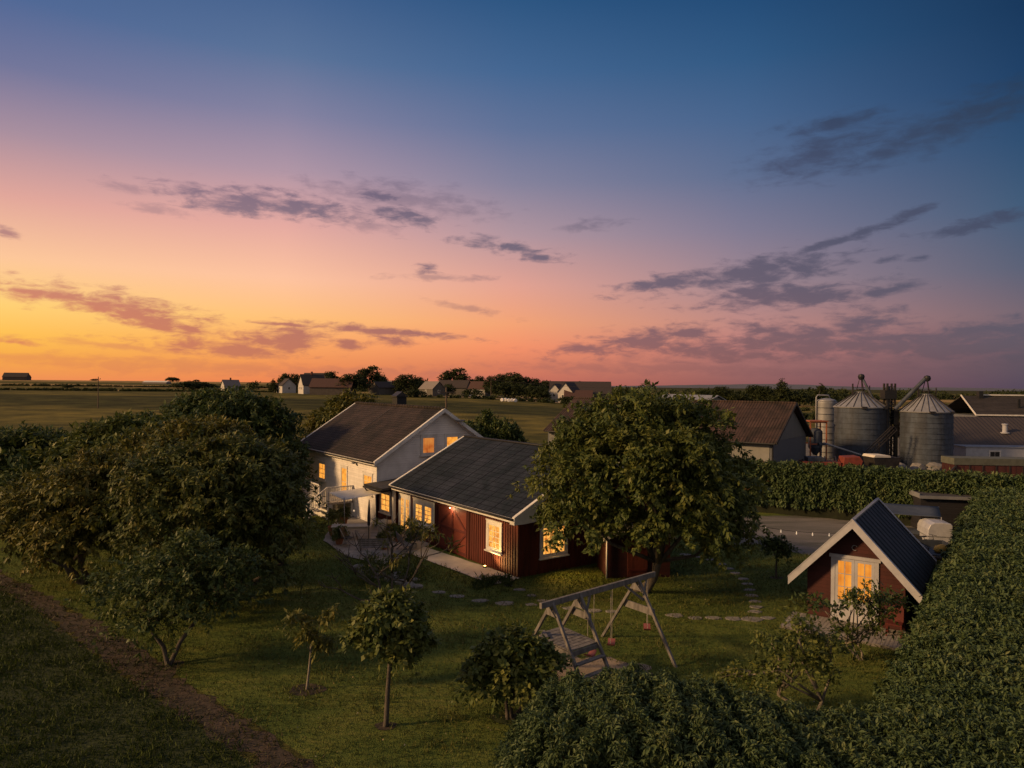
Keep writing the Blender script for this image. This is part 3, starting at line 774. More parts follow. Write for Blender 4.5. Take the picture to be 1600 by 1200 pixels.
tree('small_leaved_tree', 'slender fine leaved tree on a thin dark stem, nearest in the left row', 'tree', bC,
     [(.1, 0, 2.1, 1.5, 1.4, 1.1), (-1.5, .5, 2.2, 1.2, 1.0, .9), (1.3, .2, 1.9, 1.1, 1.0, .9), (.2, .3, 3.1, 1.1, 1.1, .8), (-.6, -.4, 1.4, 1.1, .9, .6), (1.7, .6, 2.6, .9, .9, .8)],
     23, 330, 6, 7, 0.14, 0.065, LEAF_DK, 0.1, spread=0.2, droop=0.35, group=LG, stems=2, split=0.5, inner=0.35)
tree('bushy_tree', 'amber tipped bushy tree directly behind the nearest large dark crown', 'tree', (-15.6, 34.5, 0),
     [(0, 0, 4.3, 2.8, 2.4, 2.1), (2.6, .1, 4.0, 2.0, 2.0, 2.0), (-2.3, .1, 4.2, 1.8, 2.0, 1.7), (.6, .1, 5.6, 2.0, 2.0, 1.2)],
     24, 420, 8, 8, 0.27, 0.11, LEAF_GOLD, 0.2, spread=0.32, droop=0.5, group=LG, stems=2)
tree('bushy_tree', 'mid green bushy tree between the amber crown and the golden tree', 'tree', (-21.5, 37.5, 0),
     [(0, 0, 3.9, 2.8, 2.4, 2.2), (2.8, .1, 4.5, 2.0, 2.0, 1.7), (-2.3, .1, 3.4, 1.9, 2.0, 1.7), (.6, .1, 5.2, 2.0, 2.0, 1.2)],
     25, 300, 8, 8, 0.32, 0.13, LEAF_MAPLE, 0.2, spread=0.33, droop=0.5, group=LG, stems=2)
tree('dark_tree', 'dark shadowed tree at the very left edge of the row', 'tree', (-28.5, 38.5, 0),
     [(0, 0, 3.7, 2.8, 2.4, 2.2), (2.6, .1, 4.1, 2.0, 2.0, 1.9), (-2.3, .1, 3.0, 2.2, 2.0, 1.9), (-4.8, .1, 3.0, 2.2, 2.0, 1.9), (4.0, -2, 2.6, 2.0, 2.0, 1.6)],
     26, 300, 8, 8, 0.32, 0.13, LEAF_DK, 0.2, spread=0.33, droop=0.5, group=LG, stems=2)
tree('tall_tree', 'tall dark green tree rising to the horizon left of the white house roof', 'tree', (-20.1, 49.5, -.5),
     [(0, 0, 5.4, 3.6, 3.2, 3.0), (2.9, -.2, 5.0, 2.6, 2.6, 2.6), (-3.2, .1, 4.9, 2.6, 2.6, 2.3), (.9, .1, 6.6, 2.8, 2.4, 1.7), (-5.6, .2, 4.2, 2.2, 2.2, 2.0), (3.6, -1, 3.4, 2.2, 2.2, 2.2), (-1.6, -.5, 7.0, 1.6, 1.6, 1.2)],
     27, 620, 8, 8, 0.32, 0.13, LEAF_DK, 0.28, spread=0.38, droop=0.45, group=LG, stems=2)
tree('mid_tree', 'wide dark tree in front of the tall crown, halfway along the left row', 'tree', (-23.5, 46.5, 0),
     [(0, 0, 3.9, 3.0, 2.6, 2.3), (2.9, -.2, 4.4, 2.2, 2.2, 2.0), (-3.2, .1, 3.5, 2.4, 2.2, 2.0), (-5.8, .2, 3.0, 2.2, 2.2, 1.8)],
     28, 320, 8, 8, 0.36, 0.15, LEAF_DK, 0.22, spread=0.38, droop=0.45, group=LG, stems=2)
tree('yellow_tree', 'yellow green rounded tree behind the far ridge of the white house', 'tree', (-15.0, 66, 0),
     [(0, 0, 5.2, 2.6, 2.4, 2.2), (2.4, 0, 4.6, 2.0, 2.0, 1.9), (-2.4, 0, 4.2, 2.0, 2.0, 1.8), (.4, 0, 6.4, 1.8, 1.8, 1.1)],
     29, 260, 7, 8, 0.40, 0.17, LEAF_GOLD, 0.22, spread=0.38, droop=0.4, group=LG)
for i, (a, b, Yd, h, m, lab) in enumerate([(735, 690, 60, 5.5, LEAF_DK, 'low dark shrub against the right side of the white house gable'),
                                            (762, 690, 62, 6.1, LEAF_DK, 'middle shrub of the dark clump behind the slate barn roof'),
                                            (788, 690, 61, 5.7, LEAF_DK, 'right hand shrub with ragged top behind the slate barn roof')]):
    X = at(a, b, Yd)[0]
    tree('dark_shrub', lab, 'shrub', (X, Yd, 0), [(0, 0, h * .55, 1.3, 1.3, h * .42), (-.9, 0, h * .4, 1.0, 1.0, h * .33), (.9, 0, h * .42, 1.0, 1.0, h * .35)],
         31 + i, 190, 7, 7, 0.34, 0.13, m, 0.1, spread=0.3, droop=0.2, group='shrubs behind the barn roof', stems=3)

# lawn saplings and shrubs
b = G(603, 1135)
tree('lollipop_tree', 'young round headed tree on a straight bare stem in the middle of the lawn', 'tree', b,
     [(.05, 0, 2.55, .85, .8, .62), (-.5, 0, 2.3, .5, .5, .45), (.55, 0, 2.2, .55, .5, .45), (.1, 0, 2.95, .5, .5, .33), (.45, -.1, 1.8, .3, .3, .25)],
     41, 230, 6, 7, 0.14, 0.085, LEAF_MAPLE, 0.065, spread=0.12, droop=0.5, split=0.75, nsub=25, inner=0.3, floor=1.3)
b = G(479, 1078)
r = tree('thin_sapling', 'thin sapling with a few yellow green leaf tufts beside the left trees', 'tree', b,
     [(-.35, 0, 2.0, .22, .2, .22), (.6, 0, 2.1, .18, .18, .25), (.05, 0, 1.5, .3, .25, .2), (.55, 0, 1.25, .22, .2, .15), (-.1, .1, 1.85, .2, .2, .15)],
     42, 44, 4, 6, 0.16, 0.06, LEAF_GOLD, 0.035, spread=0.09, droop=0.7, bark=PALEBARK, split=0.6, nsub=14)
b = G(1213, 903)
tree('garden_sapling', 'small leafy sapling on the lawn beside the gravel yard', 'tree', b,
     [(0, 0, 1.25, .5, .5, .35), (-.3, 0, 1.5, .35, .35, .25), (.45, 0, 1.2, .4, .35, .25), (.1, 0, 1.65, .3, .3, .2)],
     43, 90, 5, 6, 0.13, 0.07, LEAF_DK, 0.045, spread=0.1, droop=0.3, nsub=20, split=0.6, floor=0.7)
b = G(1190, 797)
tree('red_leaved_tree', 'small red tinged tree standing in front of the far hedge', 'tree', b,
     [(0, 0, 2.3, 1.0, .9, .75), (-.8, 0, 2.0, .7, .7, .55), (.8, 0, 2.2, .7, .7, .55), (.1, 0, 2.8, .6, .6, .4)],
     44, 120, 6, 7, 0.2, 0.1, LEAF_RED, 0.08, spread=0.2, droop=0.4, bark=PALEBARK, nsub=30, split=0.6)
b = G(797, 1122)
tree('round_bush', 'dense rounded bush of broad leaves beside the swing frame ladder', 'bush', b,
     [(.1, .1, 1.35, .95, .85, .72), (-.55, 0, 1.0, .65, .6, .5), (.75, .1, 1.3, .6, .6, .55), (0, .1, 1.85, .6, .6, .36), (-.25, .1, 1.7, .5, .5, .4)],
     45, 230, 6, 7, 0.15, 0.095, LEAF_MAPLE, 0.07, spread=0.14, droop=0.45, stems=3, split=0.45, nsub=30, floor=0.35)
b = G(1272, 1122)
tree('apple_tree', 'old gnarled apple tree with pale twisting limbs above the near hedge', 'tree', b,
     [(-.5, 0, 1.5, .75, .7, .5), (-1.3, .1, 1.15, .6, .6, .4), (-.2, .3, 2.15, .45, .4, .3), (.55, .3, 1.8, .55, .5, .4), (-1.05, .3, 1.9, .4, .4, .3), (-2.0, .2, .95, .45, .4, .28), (.2, 0, 1.2, .6, .5, .35), (-.4, .2, 2.5, .3, .3, .22)],
     46, 165, 4, 6, 0.12, 0.055, LEAF_MAPLE, 0.085, spread=0.15, droop=0.3, bark=PALEBARK, split=0.35, nsub=40, inner=0.35, stems=2)
b = G(1346, 1032)
tree('magnolia_bush', 'open broad leaved bush in front of the lit garden shed doors', 'bush', b,
     [(-.2, 0, 1.75, .55, .45, .3), (-1.1, .1, 1.5, .45, .4, .3), (.65, .1, 1.45, .5, .4, .3), (.3, 0, 2.05, .45, .4, .25), (-1.55, .1, 1.75, .3, .3, .2), (-.6, -.1, 1.0, .4, .35, .22), (.4, 0, .9, .4, .3, .22), (1.1, .1, 1.8, .3, .3, .25)],
     47, 90, 4, 6, 0.15, 0.07, LEAF_DK, 0.055, spread=0.14, droop=0.4, stems=3, split=0.3, nsub=26, bark=PALEBARK)

def sumac():
    b = G(612, 952)
    root = thing('sumac_shrub', b, 0, 'bare limbed forking shrub with leaf tufts only at its tips before the patio', 'shrub')
    rng = np.random.default_rng(51)
    mb = MB(); tips = []
    def grow(p, d, L, r, depth):
        n = 3; pts = [p.copy()]; q = p.copy()
        for i in range(n):
            d = unit(d + rng.normal(size=3) * 0.16 + np.array([0, 0, 0.10]))
            q = q + d * L / n; pts.append(q.copy())
        mb.tube(pts, [r, r * .9, r * .8, r * .68], 5)
        if depth == 0:
            tips.append((q, d)); return
        for s in range(2 if depth > 1 else rng.integers(2, 4)):
            nd = unit(d + rng.normal(size=3) * np.array([0.75, 0.55, 0.25]))
            nd[2] = abs(nd[2]) * 0.8 + 0.12
            grow(q, unit(nd), L * rng.uniform(0.62, 0.85), r * 0.66, depth - 1)
    for d0 in ([-.95, -.1, .42], [-.5, .3, .75], [.55, .2, .75], [.8, -.1, .6], [.2, .4, .9], [-.75, .5, .5]):
        grow(np.zeros(3) + rng.normal(size=3) * np.array([.08, .08, 0]), unit(np.array(d0)), rng.uniform(1.15, 1.4), 0.055, 3)
    mb.build('trunk', BARK, root, smooth=True)
    C = np.array([t[0] for t in tips]); O = np.array([t[1] for t in tips])
    keep = (C[:, 0] > 0.2) & (C[:, 2] > 1.5) & (rng.random(len(C)) < 0.8) | (rng.random(len(C)) < 0.10)
    C, O = C[keep], O[keep]
    P, D, U, L, W, t = tufts(rng, C, O, rng.random(len(C)), 16, 0.26, 0.06, 0.35)
    leaf_object('crown', LEAF_GOLD, P, D, U, L, W, t, root)
sumac()

# ------------------------------------------------------------------ hedges
def hedge(name, label, line, hw, h, seed, dens, ll, lw, ends=(True, True), prof=None):
    rng = np.random.default_rng(seed)
    root = thing(name, (line[0][0], line[0][1], 0), 0, label, 'hedge', 'hedges round the garden')
    o = np.array([line[0][0], line[0][1], 0.0])
    line = [np.array(p, float) - o[:2] for p in line]
    seg = [np.linalg.norm(b - a) for a, b in zip(line[:-1], line[1:])]
    tot = sum(seg)
    def pos(s):
        s = min(max(s, 0), tot - 1e-6)
        for a, b, l in zip(line[:-1], line[1:], seg):
            if s <= l:
                t = (b - a) / l
                return a + t * s, t
            s -= l
        return line[-1], (line[-1] - line[-2]) / seg[-1]
    ph = rng.uniform(0, 6, 8)
    def surfpt(s, q, k=1.0):
        """q in 0..1 over the section, from one foot across the top to the other"""
        c, t = pos(s)
        nrm = np.array([t[1], -t[0]])
        a = math.pi * q
        ca, sa = math.cos(a), math.sin(a)
        e = 0.48
        x = math.copysign(abs(ca) ** e, ca) * hw
        z = abs(sa) ** 0.62 * h
        bump = 1 + 0.05 * math.sin(s * 1.7 + ph[0]) + 0.05 * math.sin(s * 3.9 + a * 3 + ph[1]) + 0.045 * math.sin(s * 7.3 + a * 7 + ph[2]) + 0.03 * math.sin(s * 12.1 - a * 11 + ph[5]) + 0.06 * math.sin(s * 5.3 + 2 * math.sin(a * 4)) * math.sin(a * 6 + ph[6])
        r = k * bump
        endk = 1.0
        if ends[0] and s < hw: endk = math.sqrt(max(0.02, 1 - (1 - s / hw) ** 2))
        if ends[1] and s > tot - hw: endk = min(endk, math.sqrt(max(0.02, 1 - (1 - (tot - s) / hw) ** 2)))
        if prof: z *= np.interp(s / tot, prof[0], prof[1])
        x *= r * endk; z *= (0.92 + 0.08 * r) * (0.72 + 0.28 * endk) * (k if k > .9 else k)
        zz = max(z, 0)
        n3 = np.array([nrm[0] * ca, nrm[1] * ca, sa])
        return np.array([c[0] + nrm[0] * x, c[1] + nrm[1] * x, zz]), n3
    # inner mass of twigs
    ns, nq = max(4, int(tot / 0.5)), 14
    qs = [0] + [math.acos(math.copysign(abs(x) ** (1 / 0.48), x)) / math.pi for x in np.linspace(.995, -.995, nq - 1)] + [1]
    vs = []
    for i in range(ns + 1):
        for j in range(nq + 1):
            p, _ = surfpt(tot * i / ns, qs[j], 0.86)
            vs.append(tuple(p))
    fs = [(i * (nq + 1) + j, i * (nq + 1) + j + 1, (i + 1) * (nq + 1) + j + 1, (i + 1) * (nq + 1) + j) for i in range(ns) for j in range(nq)]
    MB().add(vs, fs).build('inner_branches', CORE, root, smooth=True)
    area = tot * (2 * h + 2 * hw)
    # the nearer the hedge stands, the finer its leaves are modelled
    ss = rng.uniform(0, tot, int(area * dens))
    base_d = np.array([np.linalg.norm(pos(v)[0] + o[:2]) for v in np.linspace(0, tot, 60)])
    dist = np.interp(ss, np.linspace(0, tot, 60), base_d)
    size = 0.042 + 0.0040 * dist
    ss = ss[rng.random(len(ss)) < (size.min() / size) ** 1.8]
    size = 0.042 + 0.0040 * np.interp(ss, np.linspace(0, tot, 60), base_d)
    n = len(ss)
    C = np.empty((n, 3)); O = np.empty((n, 3)); T = np.empty(n)
    for i in range(n):
        q = rng.uniform(0.03, 0.97)
        if rng.random() < 0.55:
            xx = rng.uniform(-1, 1)
            q = math.acos(math.copysign(abs(xx) ** (1 / 0.48), xx)) / math.pi
        k = rng.uniform(0.86, 1.03)
        v = math.sin(ss[i] * 7.9 + 1.7 * math.sin(q * 13) + ph[5]) * math.sin(q * 21 + 1.5 * math.sin(ss[i] * 3.1 + ph[6]))
        k += 0.05 * v
        if v < -.4 and rng.random() < .6: k = 0.8
        C[i], O[i] = surfpt(ss[i], q, k)
        T[i] = 0.5 + 0.16 * v + 0.25 * math.sin(ss[i] * 1.3 + ph[3]) * math.sin(q * 9 + ss[i] * 0.6 + ph[4]) + rng.normal() * 0.2
    keep = C[:, 2] > 0.1
    C, O, T, size = C[keep], O[keep], T[keep], size[keep]
    O = unit(O + rng.normal(size=O.shape) * 0.35)
    P, D, U, L, W, t = tufts(rng, C, O, T, 9, size, size * lw, 0.75, fan=0.8, out=0.75)
    leaf_object('foliage', LEAF_HEDGE, P, D, U, L, W, t, root, curl=0.5)
    return root
hedge('hedge', 'thick shaggy hedge with a rounded end along the bottom of the view', [(-0.15, 12.9), (2.6, 12.5), (6.9, 11.9)], 1.8, 2.9, 61, 330, 0.1, 0.36, (True, False), ([0, .12, .35, .6, .85, 1], [.80, .97, 1.04, .97, .84, .86]))
hedge('hedge', 'long deep hedge running back beside the small garden shed', [(4.6, 7.2), (9.5, 13.9), (12.95, 18.6), (20, 28.3), (30.2, 42.4)], 1.95, 2.6, 62, 330, 0.1, 0.38, (False, True))
hedge('hedge', 'tall dark hedge across the far side of the gravel yard', [(31.5, 41.2), (22, 46.4), (15, 50.2), (9, 53.5)], 1.25, 3.15, 63, 80, 0.2, 0.42)

# ------------------------------------------------------------------ grass
def inside(poly, x, y):
    res = np.zeros(len(x), bool)
    n = len(poly)
    for i in range(n):
        x1, y1 = poly[i][:2]; x2, y2 = poly[(i + 1) % n][:2]
        c = ((y1 > y) != (y2 > y))
        with np.errstate(divide='ignore', invalid='ignore'):
            xi = (x2 - x1) * (y - y1) / (y2 - y1) + x1
        res ^= c & (x < xi)
    return res

def grass(name, polys_in, polys_out, xr, yr, n, L, W, mat, seed, label, lean=0.7):
    rng = np.random.default_rng(seed)
    # thin out with distance so that far turf costs little
    y = yr[0] + (yr[1] - yr[0]) * rng.random(n) ** 1.6
    x = rng.uniform(xr[0], xr[1], n)
    ok = inside(polys_in, x, y)
    for p in polys_out: ok &= ~inside(p, x, y)
    x, y = x[ok], y[ok]
    clump = 0.5 + 0.5 * np.sin(x * 1.9 + np.sin(y * 1.3) * 2) * np.sin(y * 2.3 + np.sin(x * .8) * 2)
    x = x + rng.normal(size=len(x)) * 0.16; y = y + rng.normal(size=len(x)) * 0.16
    P = np.stack([x, y, np.zeros_like(x)], 1)
    D = rng.normal(size=P.shape) * lean; D[:, 2] = 1.0
    U = rng.normal(size=P.shape); U[:, 2] = 0.3
    sc_ = (0.55 + 0.9 * clump) * rng.uniform(0.6, 1.3, len(x)) * (0.8 + y / 60)
    o = leaf_object(name, mat, P, D, U, L * sc_, W * (0.8 + y / 40), np.clip(clump * .5 + rng.random(len(x)) * .5, 0, 1), None, fold=0.05, curl=0.3)
    return tag(o, label, 'grass', kind='stuff')
path_poly = px((813, 905), (775, 914), (752, 909), (725, 898), (698, 888), (640, 866), (655, 853), (720, 868))
sand_poly = px((870, 1038), (925, 1032), (985, 1040), (1000, 1050), (930, 1064), (870, 1062))
grav_poly = px(*gravel_px)
STONES = [(687, 926, .42), (716, 932, .46), (751, 939, .44), (789, 943, .52), (830, 945, .34), (794, 915, .26), (813, 922, .36), (830, 931, .30), (847, 939, .30), (890, 951, .40), (928, 955, .44), (957, 956, .36),
          (1053, 962, .46), (1087, 966, .40), (1114, 966, .42), (1144, 967, .46), (1174, 968, .56), (1199, 966, .38),
          (1180, 956, .40), (1181, 949, .40), (1179, 940, .34), (1175, 931, .40), (1171, 922, .38), (1168, 913, .36), (1162, 905, .38), (1150, 896, .36), (1139, 889, .34), (1127, 882, .36), (1111, 875, .36), (1093, 871, .30), (1071, 867, .40)]
stone_polys = []
for (a, b_, r_) in STONES:
    g = G(a, b_)
    stone_polys.append([(g[0] + r_ * .66 * math.cos(t), g[1] + r_ * .46 * math.sin(t)) for t in np.linspace(0, 6.28, 9)[:-1]])
patio_out = px((500, 846), (545, 870), (600, 882), (640, 868), (700, 850), (620, 800), (520, 800))
grass('grass', lawn_poly, [path_poly, sand_poly, grav_poly, patio_out] + stone_polys, (-24, 16), (13, 46), 150000, 0.10, 0.016, BLADE, 71, 'short mown lawn grass round the barn and swings')
grass('crop_grass', crop_poly, [], (-26, -2), (9, 34), 170000, 0.12, 0.02, CROP, 72, 'dark green young crop in the field left of the dirt strip', 0.7)
dirt_poly = up_edge + near_up + near_lo[::-1] + lo_edge[::-1]
grass('dry_weeds', dirt_poly, [], (-24, 0), (9, 34), 60000, 0.13, 0.016, leafmat('dry_blade', [(0.045, 0.034, 0.022), (0.09, 0.065, 0.04), (0.03, 0.042, 0.012), (0.04, 0.056, 0.014)]), 73, 'straw coloured weeds scattered along the bare dirt strip', 1.2)

def specks(name, n, seed, label):
    rng = np.random.default_rng(seed)
    x = rng.uniform(-14, 13, n); y = rng.uniform(15, 34, n)
    ok = inside(lawn_poly, x, y) & (np.sin(x * .9 + 1) * np.sin(y * .7) > -.3)
    P = np.stack([x[ok], y[ok], np.full(ok.sum(), .05) + rng.uniform(0, .05, ok.sum())], 1)
    D = rng.normal(size=P.shape); D[:, 2] *= .25
    U = rng.normal(size=P.shape) * .4; U[:, 2] = 1
    m = leafmat('petal', [(.16, .12, .03), (.26, .20, .05), (.20, .15, .09), (.30, .28, .22)], trans=.1)
    return tag(leaf_object(name, m, P, D, U, .05 * rng.uniform(.6, 1.5, len(P)), .035 * rng.uniform(.6, 1.4, len(P)), rng.random(len(P))), label, 'litter', kind='stuff')
specks('fallen_petals', 900, 77, 'tiny pale petals and fallen leaves scattered over the lawn')
for a, b_, r_ in ((479, 1078, .5), (603, 1135, .28), (797, 1122, .5), (1213, 903, .3), (262, 1040, .5)):
    g = G(a, b_)
    sheet('bare_soil', [(g[0] + r_ * math.cos(t) * (1 + .15 * math.sin(3 * t + a)), g[1] + r_ * .8 * math.sin(t)) for t in np.linspace(0, 6.283, 15)[:-1]], .012, CROPSOIL if a == 797 else SOIL, .05, .15)
# ------------------------------------------------------------------ stepping stones
SPREAD = ['by the barn corner', 'towards the swing frame', 'along the lawn', 'towards the shed deck']
def stone_label(i):
    if i < 5: return ['first', 'second', 'third', 'fourth', 'fifth'][i] + ' flagstone from the left in the row along the barn path'
    if i < 9: return ['flagstone touching the end of the concrete path', 'second flagstone leading away from the barn corner', 'third flagstone leading away from the barn corner', 'fourth flagstone where the two stone rows meet'][i - 5]
    if i < 12: return ['flagstone half hidden under the left frame of the swing', 'flagstone lying beyond the middle frame of the swing', 'flagstone lying beyond the hanging red swing seat'][i - 9]
    if i < 18: return ['first', 'second', 'third', 'fourth', 'fifth', 'sixth'][i - 12] + ' flagstone right of the swing in the straight row to the shed'
    return ['first', 'second', 'third', 'fourth', 'fifth', 'sixth', 'seventh', 'eighth', 'ninth', 'tenth', 'eleventh', 'twelfth', 'last'][i - 18] + ' flagstone of the curve bending back to the gravel yard'
for i, (a, b_, r_) in enumerate(STONES):
    rng = random.Random(200 + i)
    g = G(a, b_)
    n = 9
    ring = []
    for k in range(n):
        t = 2 * math.pi * k / n
        rr = r_ * .78 * rng.uniform(0.75, 1.12)
        ring.append((rr * math.cos(t), rr * 0.66 * math.sin(t)))
    vs = [(x, y, -0.02) for x, y in ring] + [(x, y, 0.022 + rng.uniform(-.006, .006)) for x, y in ring] + [(x * .86, y * .86, 0.034 + rng.uniform(-.006, .006)) for x, y in ring]
    fs = [tuple(range(2 * n, 3 * n))]
    for L0 in (0, n):
        fs += [(L0 + k, L0 + (k + 1) % n, L0 + n + (k + 1) % n, L0 + n + k) for k in range(n)]
    o = MB().add(vs, fs).build('stepping_stone', STONE, loc=g)
    tag(o, stone_label(i), 'stone', 'stepping stones across the lawn')

# ------------------------------------------------------------------ buildings
class Face:
    """a wall plane in a building's own axes: 'F' looks along -y at y=c, 'L' looks along -x at x=c"""
    def __init__(s, kind, c): s.k, s.c = kind, c
    def box(s, mb, a0, a1, d0, d1, z0, z1):
        if s.k == 'F': return mb.box(a0, a1, s.c - d1, s.c - d0, z0, z1)
        return mb.box(s.c - d1, s.c - d0, a0, a1, z0, z1)
    def pt(s, a, d, z):
        return (a, s.c - d, z) if s.k == 'F' else (s.c - d, a, z)

def window(parent, face, a0, a1, z0, z1, cols, rows, pane, casing=0.11, sill=True, sash=0.05, leaves=1, name='window', frame_mat=None):
    """opening a0..a1, z0..z1 measured to the outside of the casing"""
    fm = frame_mat or WHITE
    mb = MB(); c = casing
    face.box(mb, a0, a0 + c, -0.02, 0.045, z0, z1)
    face.box(mb, a1 - c, a1, -0.02, 0.045, z0, z1)
    face.box(mb, a0 + c, a1 - c, -0.02, 0.045, z1 - c, z1)
    face.box(mb, a0 + c, a1 - c, -0.02, 0.045, z0, z0 + c * .8)
    face.box(mb, a0 - 0.03, a1 + 0.03, -0.02, 0.062, z1, z1 + 0.045)
    lo, hi, b, t = a0 + c, a1 - c, z0 + c * .8, z1 - c
    wl = (hi - lo) / leaves
    for k in range(leaves):
        l, r = lo + k * wl, lo + (k + 1) * wl
        for (p, q, u, v) in ((l, l + sash, b, t), (r - sash, r, b, t), (l + sash, r - sash, b, b + sash), (l + sash, r - sash, t - sash, t)):
            face.box(mb, p, q, -0.02, 0.026, u, v)
        for i in range(1, cols):
            x = l + sash + (wl - 2 * sash) * i / cols
            face.box(mb, x - .012, x + .012, -0.02, 0.02, b + sash, t - sash)
        for j in range(1, rows):
            z = b + sash + (t - b - 2 * sash) * j / rows
            face.box(mb, l + sash, r - sash, -0.02, 0.018, z - .012, z + .012)
    w = mb.build(name, fm, parent)
    pm = MB(); face.box(pm, lo, hi, -0.02, 0.008, b, t)
    pm.build('pane', pane, w)
    if sill:
        sm = MB(); face.box(sm, a0 - .05, a1 + .05, -0.02, 0.12, z0 - .06, z0 - 0.002)
        sm.build('sill', fm, w)
    return w

def gable_roof(parent, W, y0, y1, ov, ze, zr, t, mat, name='roof'):
    mb = MB()
    m = W / 2
    poly = [(-ov, y0, ze), (m, y0, zr), (W + ov, y0, ze), (W + ov, y0, ze - t), (m, y0, zr - t), (-ov, y0, ze - t)]
    mb.add(poly + [(x, y1, z) for x, _, z in poly],
           [(0, 1, 4, 5), (1, 2, 3, 4), (6, 11, 10, 7), (7, 10, 9, 8), (0, 6, 7, 1), (1, 7, 8, 2), (2, 8, 9, 3), (3, 9, 10, 4), (4, 10, 11, 5), (5, 11, 6, 0)])
    return mb.build(name, mat, parent)

def gable_walls(parent, W, y0, y1, h, hr, mat, name='wall', extra=None):
    mb = MB()
    p = [(0, y0, -0.1), (W, y0, -0.1), (W, y0, h), (W / 2, y0, hr), (0, y0, h)]
    mb.prism(p, (0, y1 - y0, 0))
    if extra: extra(mb)
    return mb.build(name, mat, parent)

def bargeboards(parent, W, ys, ov, ze, zr, wd, mat, name='bargeboard'):
    for y, dy in ys:
        mb = MB(); m = W / 2
        for sgn in (-1, 1):
            xe = m + sgn * (m + ov + .03)
            e = 0.04
            a, b = (xe, ze + e - (0.03) * (zr - ze) / (m + ov)), (m, zr + e)
            poly = [(a[0], y, a[1]), (b[0], y, b[1]), (b[0], y, b[1] - wd), (a[0], y, a[1] - wd)]
            mb.prism(poly, (0, dy, 0))
        mb.build(name, mat, parent)

TH = rad(36)
def verge_caps(parent, W, ys, ov, ze, zr, mat, w=.13):
    for y in ys:
        mb = MB(); m = W / 2
        for sgn in (-1, 1):
            xe = m + sgn * (m + ov + .02)
            mb.prism([(xe, y, ze + .035), (m, y, zr + .05), (m, y, zr - .06), (xe, y, ze - .075)], (0, w, 0))
        mb.build('verge_cap', mat, parent)
# --- the red barn
barn = thing('barn', (0.34, 31.0, 0), TH, 'long red timber barn with a slate roof, double doors and lit white windows', 'barn')
BW, BL = 9.1, 11.5
bze, bzr, bov, bt = 2.72, 5.32, 0.45, 0.16
bh, bhr = bze + bov * (bzr - bze) / (BW / 2 + bov) - bt - .03, bzr - bt - .03
def battens(mb):
    y = 0.05
    while y < BL:
        if not (4.0 < y < 6.9): mb.box(-0.028, 0.01, y - .025, y + .025, 0, bh - .02)
        y += 0.185
    x = 0.06
    sl = (bhr - bh) / (BW / 2)
    while x < BW:
        mb.box(x - .025, x + .025, -0.028, 0.01, 0, bh + sl * (x if x < BW / 2 else BW - x) - .06)
        x += 0.185
gable_walls(barn, BW, 0, BL, bh, bhr, RED, extra=battens)
for x0 in (-.05, BW - .06): MB().box(x0, x0 + .11, -.05, .06, 0, bh - .02).build('corner_board', RED, barn)
gable_roof(barn, BW, -0.32, BL + .25, bov, bze, bzr, bt, SLATE)
mb = MB()
sl = (bzr - bze) / (BW / 2 + bov)
y = 0.55
while y < BL:
    mb.prism([(-bov, y - .014, bze + .006), (BW / 2, y - .014, bzr + .006), (BW / 2, y + .014, bzr + .006), (-bov, y + .014, bze + .006)], (0, 0, .012))
    y += 1.16
mb.build('roof_seam', SEAM, barn)
bargeboards(barn, BW, [(-0.36, 0.04), (BL + .29, .04)], bov, bze, bzr, 0.26, WHITE)
verge_caps(barn, BW, (-.32, BL + .15), bov, bze, bzr, WHITE)
mb = MB(); mb.box(-bov - .035, -bov - .002, -.32, BL + .25, bze - bt - .06, bze - .02)
mb.box(-bov - .002, .0, -.32, BL + .25, bze - bt - .062, bze - bt - .022)
mb.build('eaves_fascia', WHITE, barn)
mb = MB()  # boxed eave return under the gable verge
mb.prism([(-bov - .03, -.36, bze - bt - .06), (.75, -.36, bze + (.75 + bov) * sl - .2), (.75, -.36, bze - bt - .10), (.1, -.36, bze - bt - .14), (-bov - .03, -.36, bze - bt - .14)], (0, .34, 0))
mb.build('eaves_return', WHITE, barn)
mb = MB(); mb.tube([(-bov - .09, -.3, bze - .06), (-bov - .09, BL + .2, bze - .08)], .055, 8)
mb.build('gutter', BLACK, barn, smooth=True)
mb = MB(); mb.tube([(BW / 2, -.33, bzr + .01), (BW / 2, BL + .26, bzr + .01)], .07, 8)
mb.build('ridge_cap', SEAM, barn, smooth=True)
L0 = Face('L', 0.0); F0 = Face('F', 0.0)
BL_ = Face('L', -0.028); BF_ = Face('F', -0.028)
window(barn, BL_, 1.17, 2.42, .82, 2.20, 3, 4, GLOW_BARN, casing=.15, leaves=1)
window(barn, BL_, 7.35, 9.65, .84, 2.24, 2, 4, GLOW_BARN, casing=.13, leaves=2, sash=.16)
window(barn, BF_, 1.2, 2.82, .70, 2.22, 3, 4, GLOW_BARN, casing=.14)
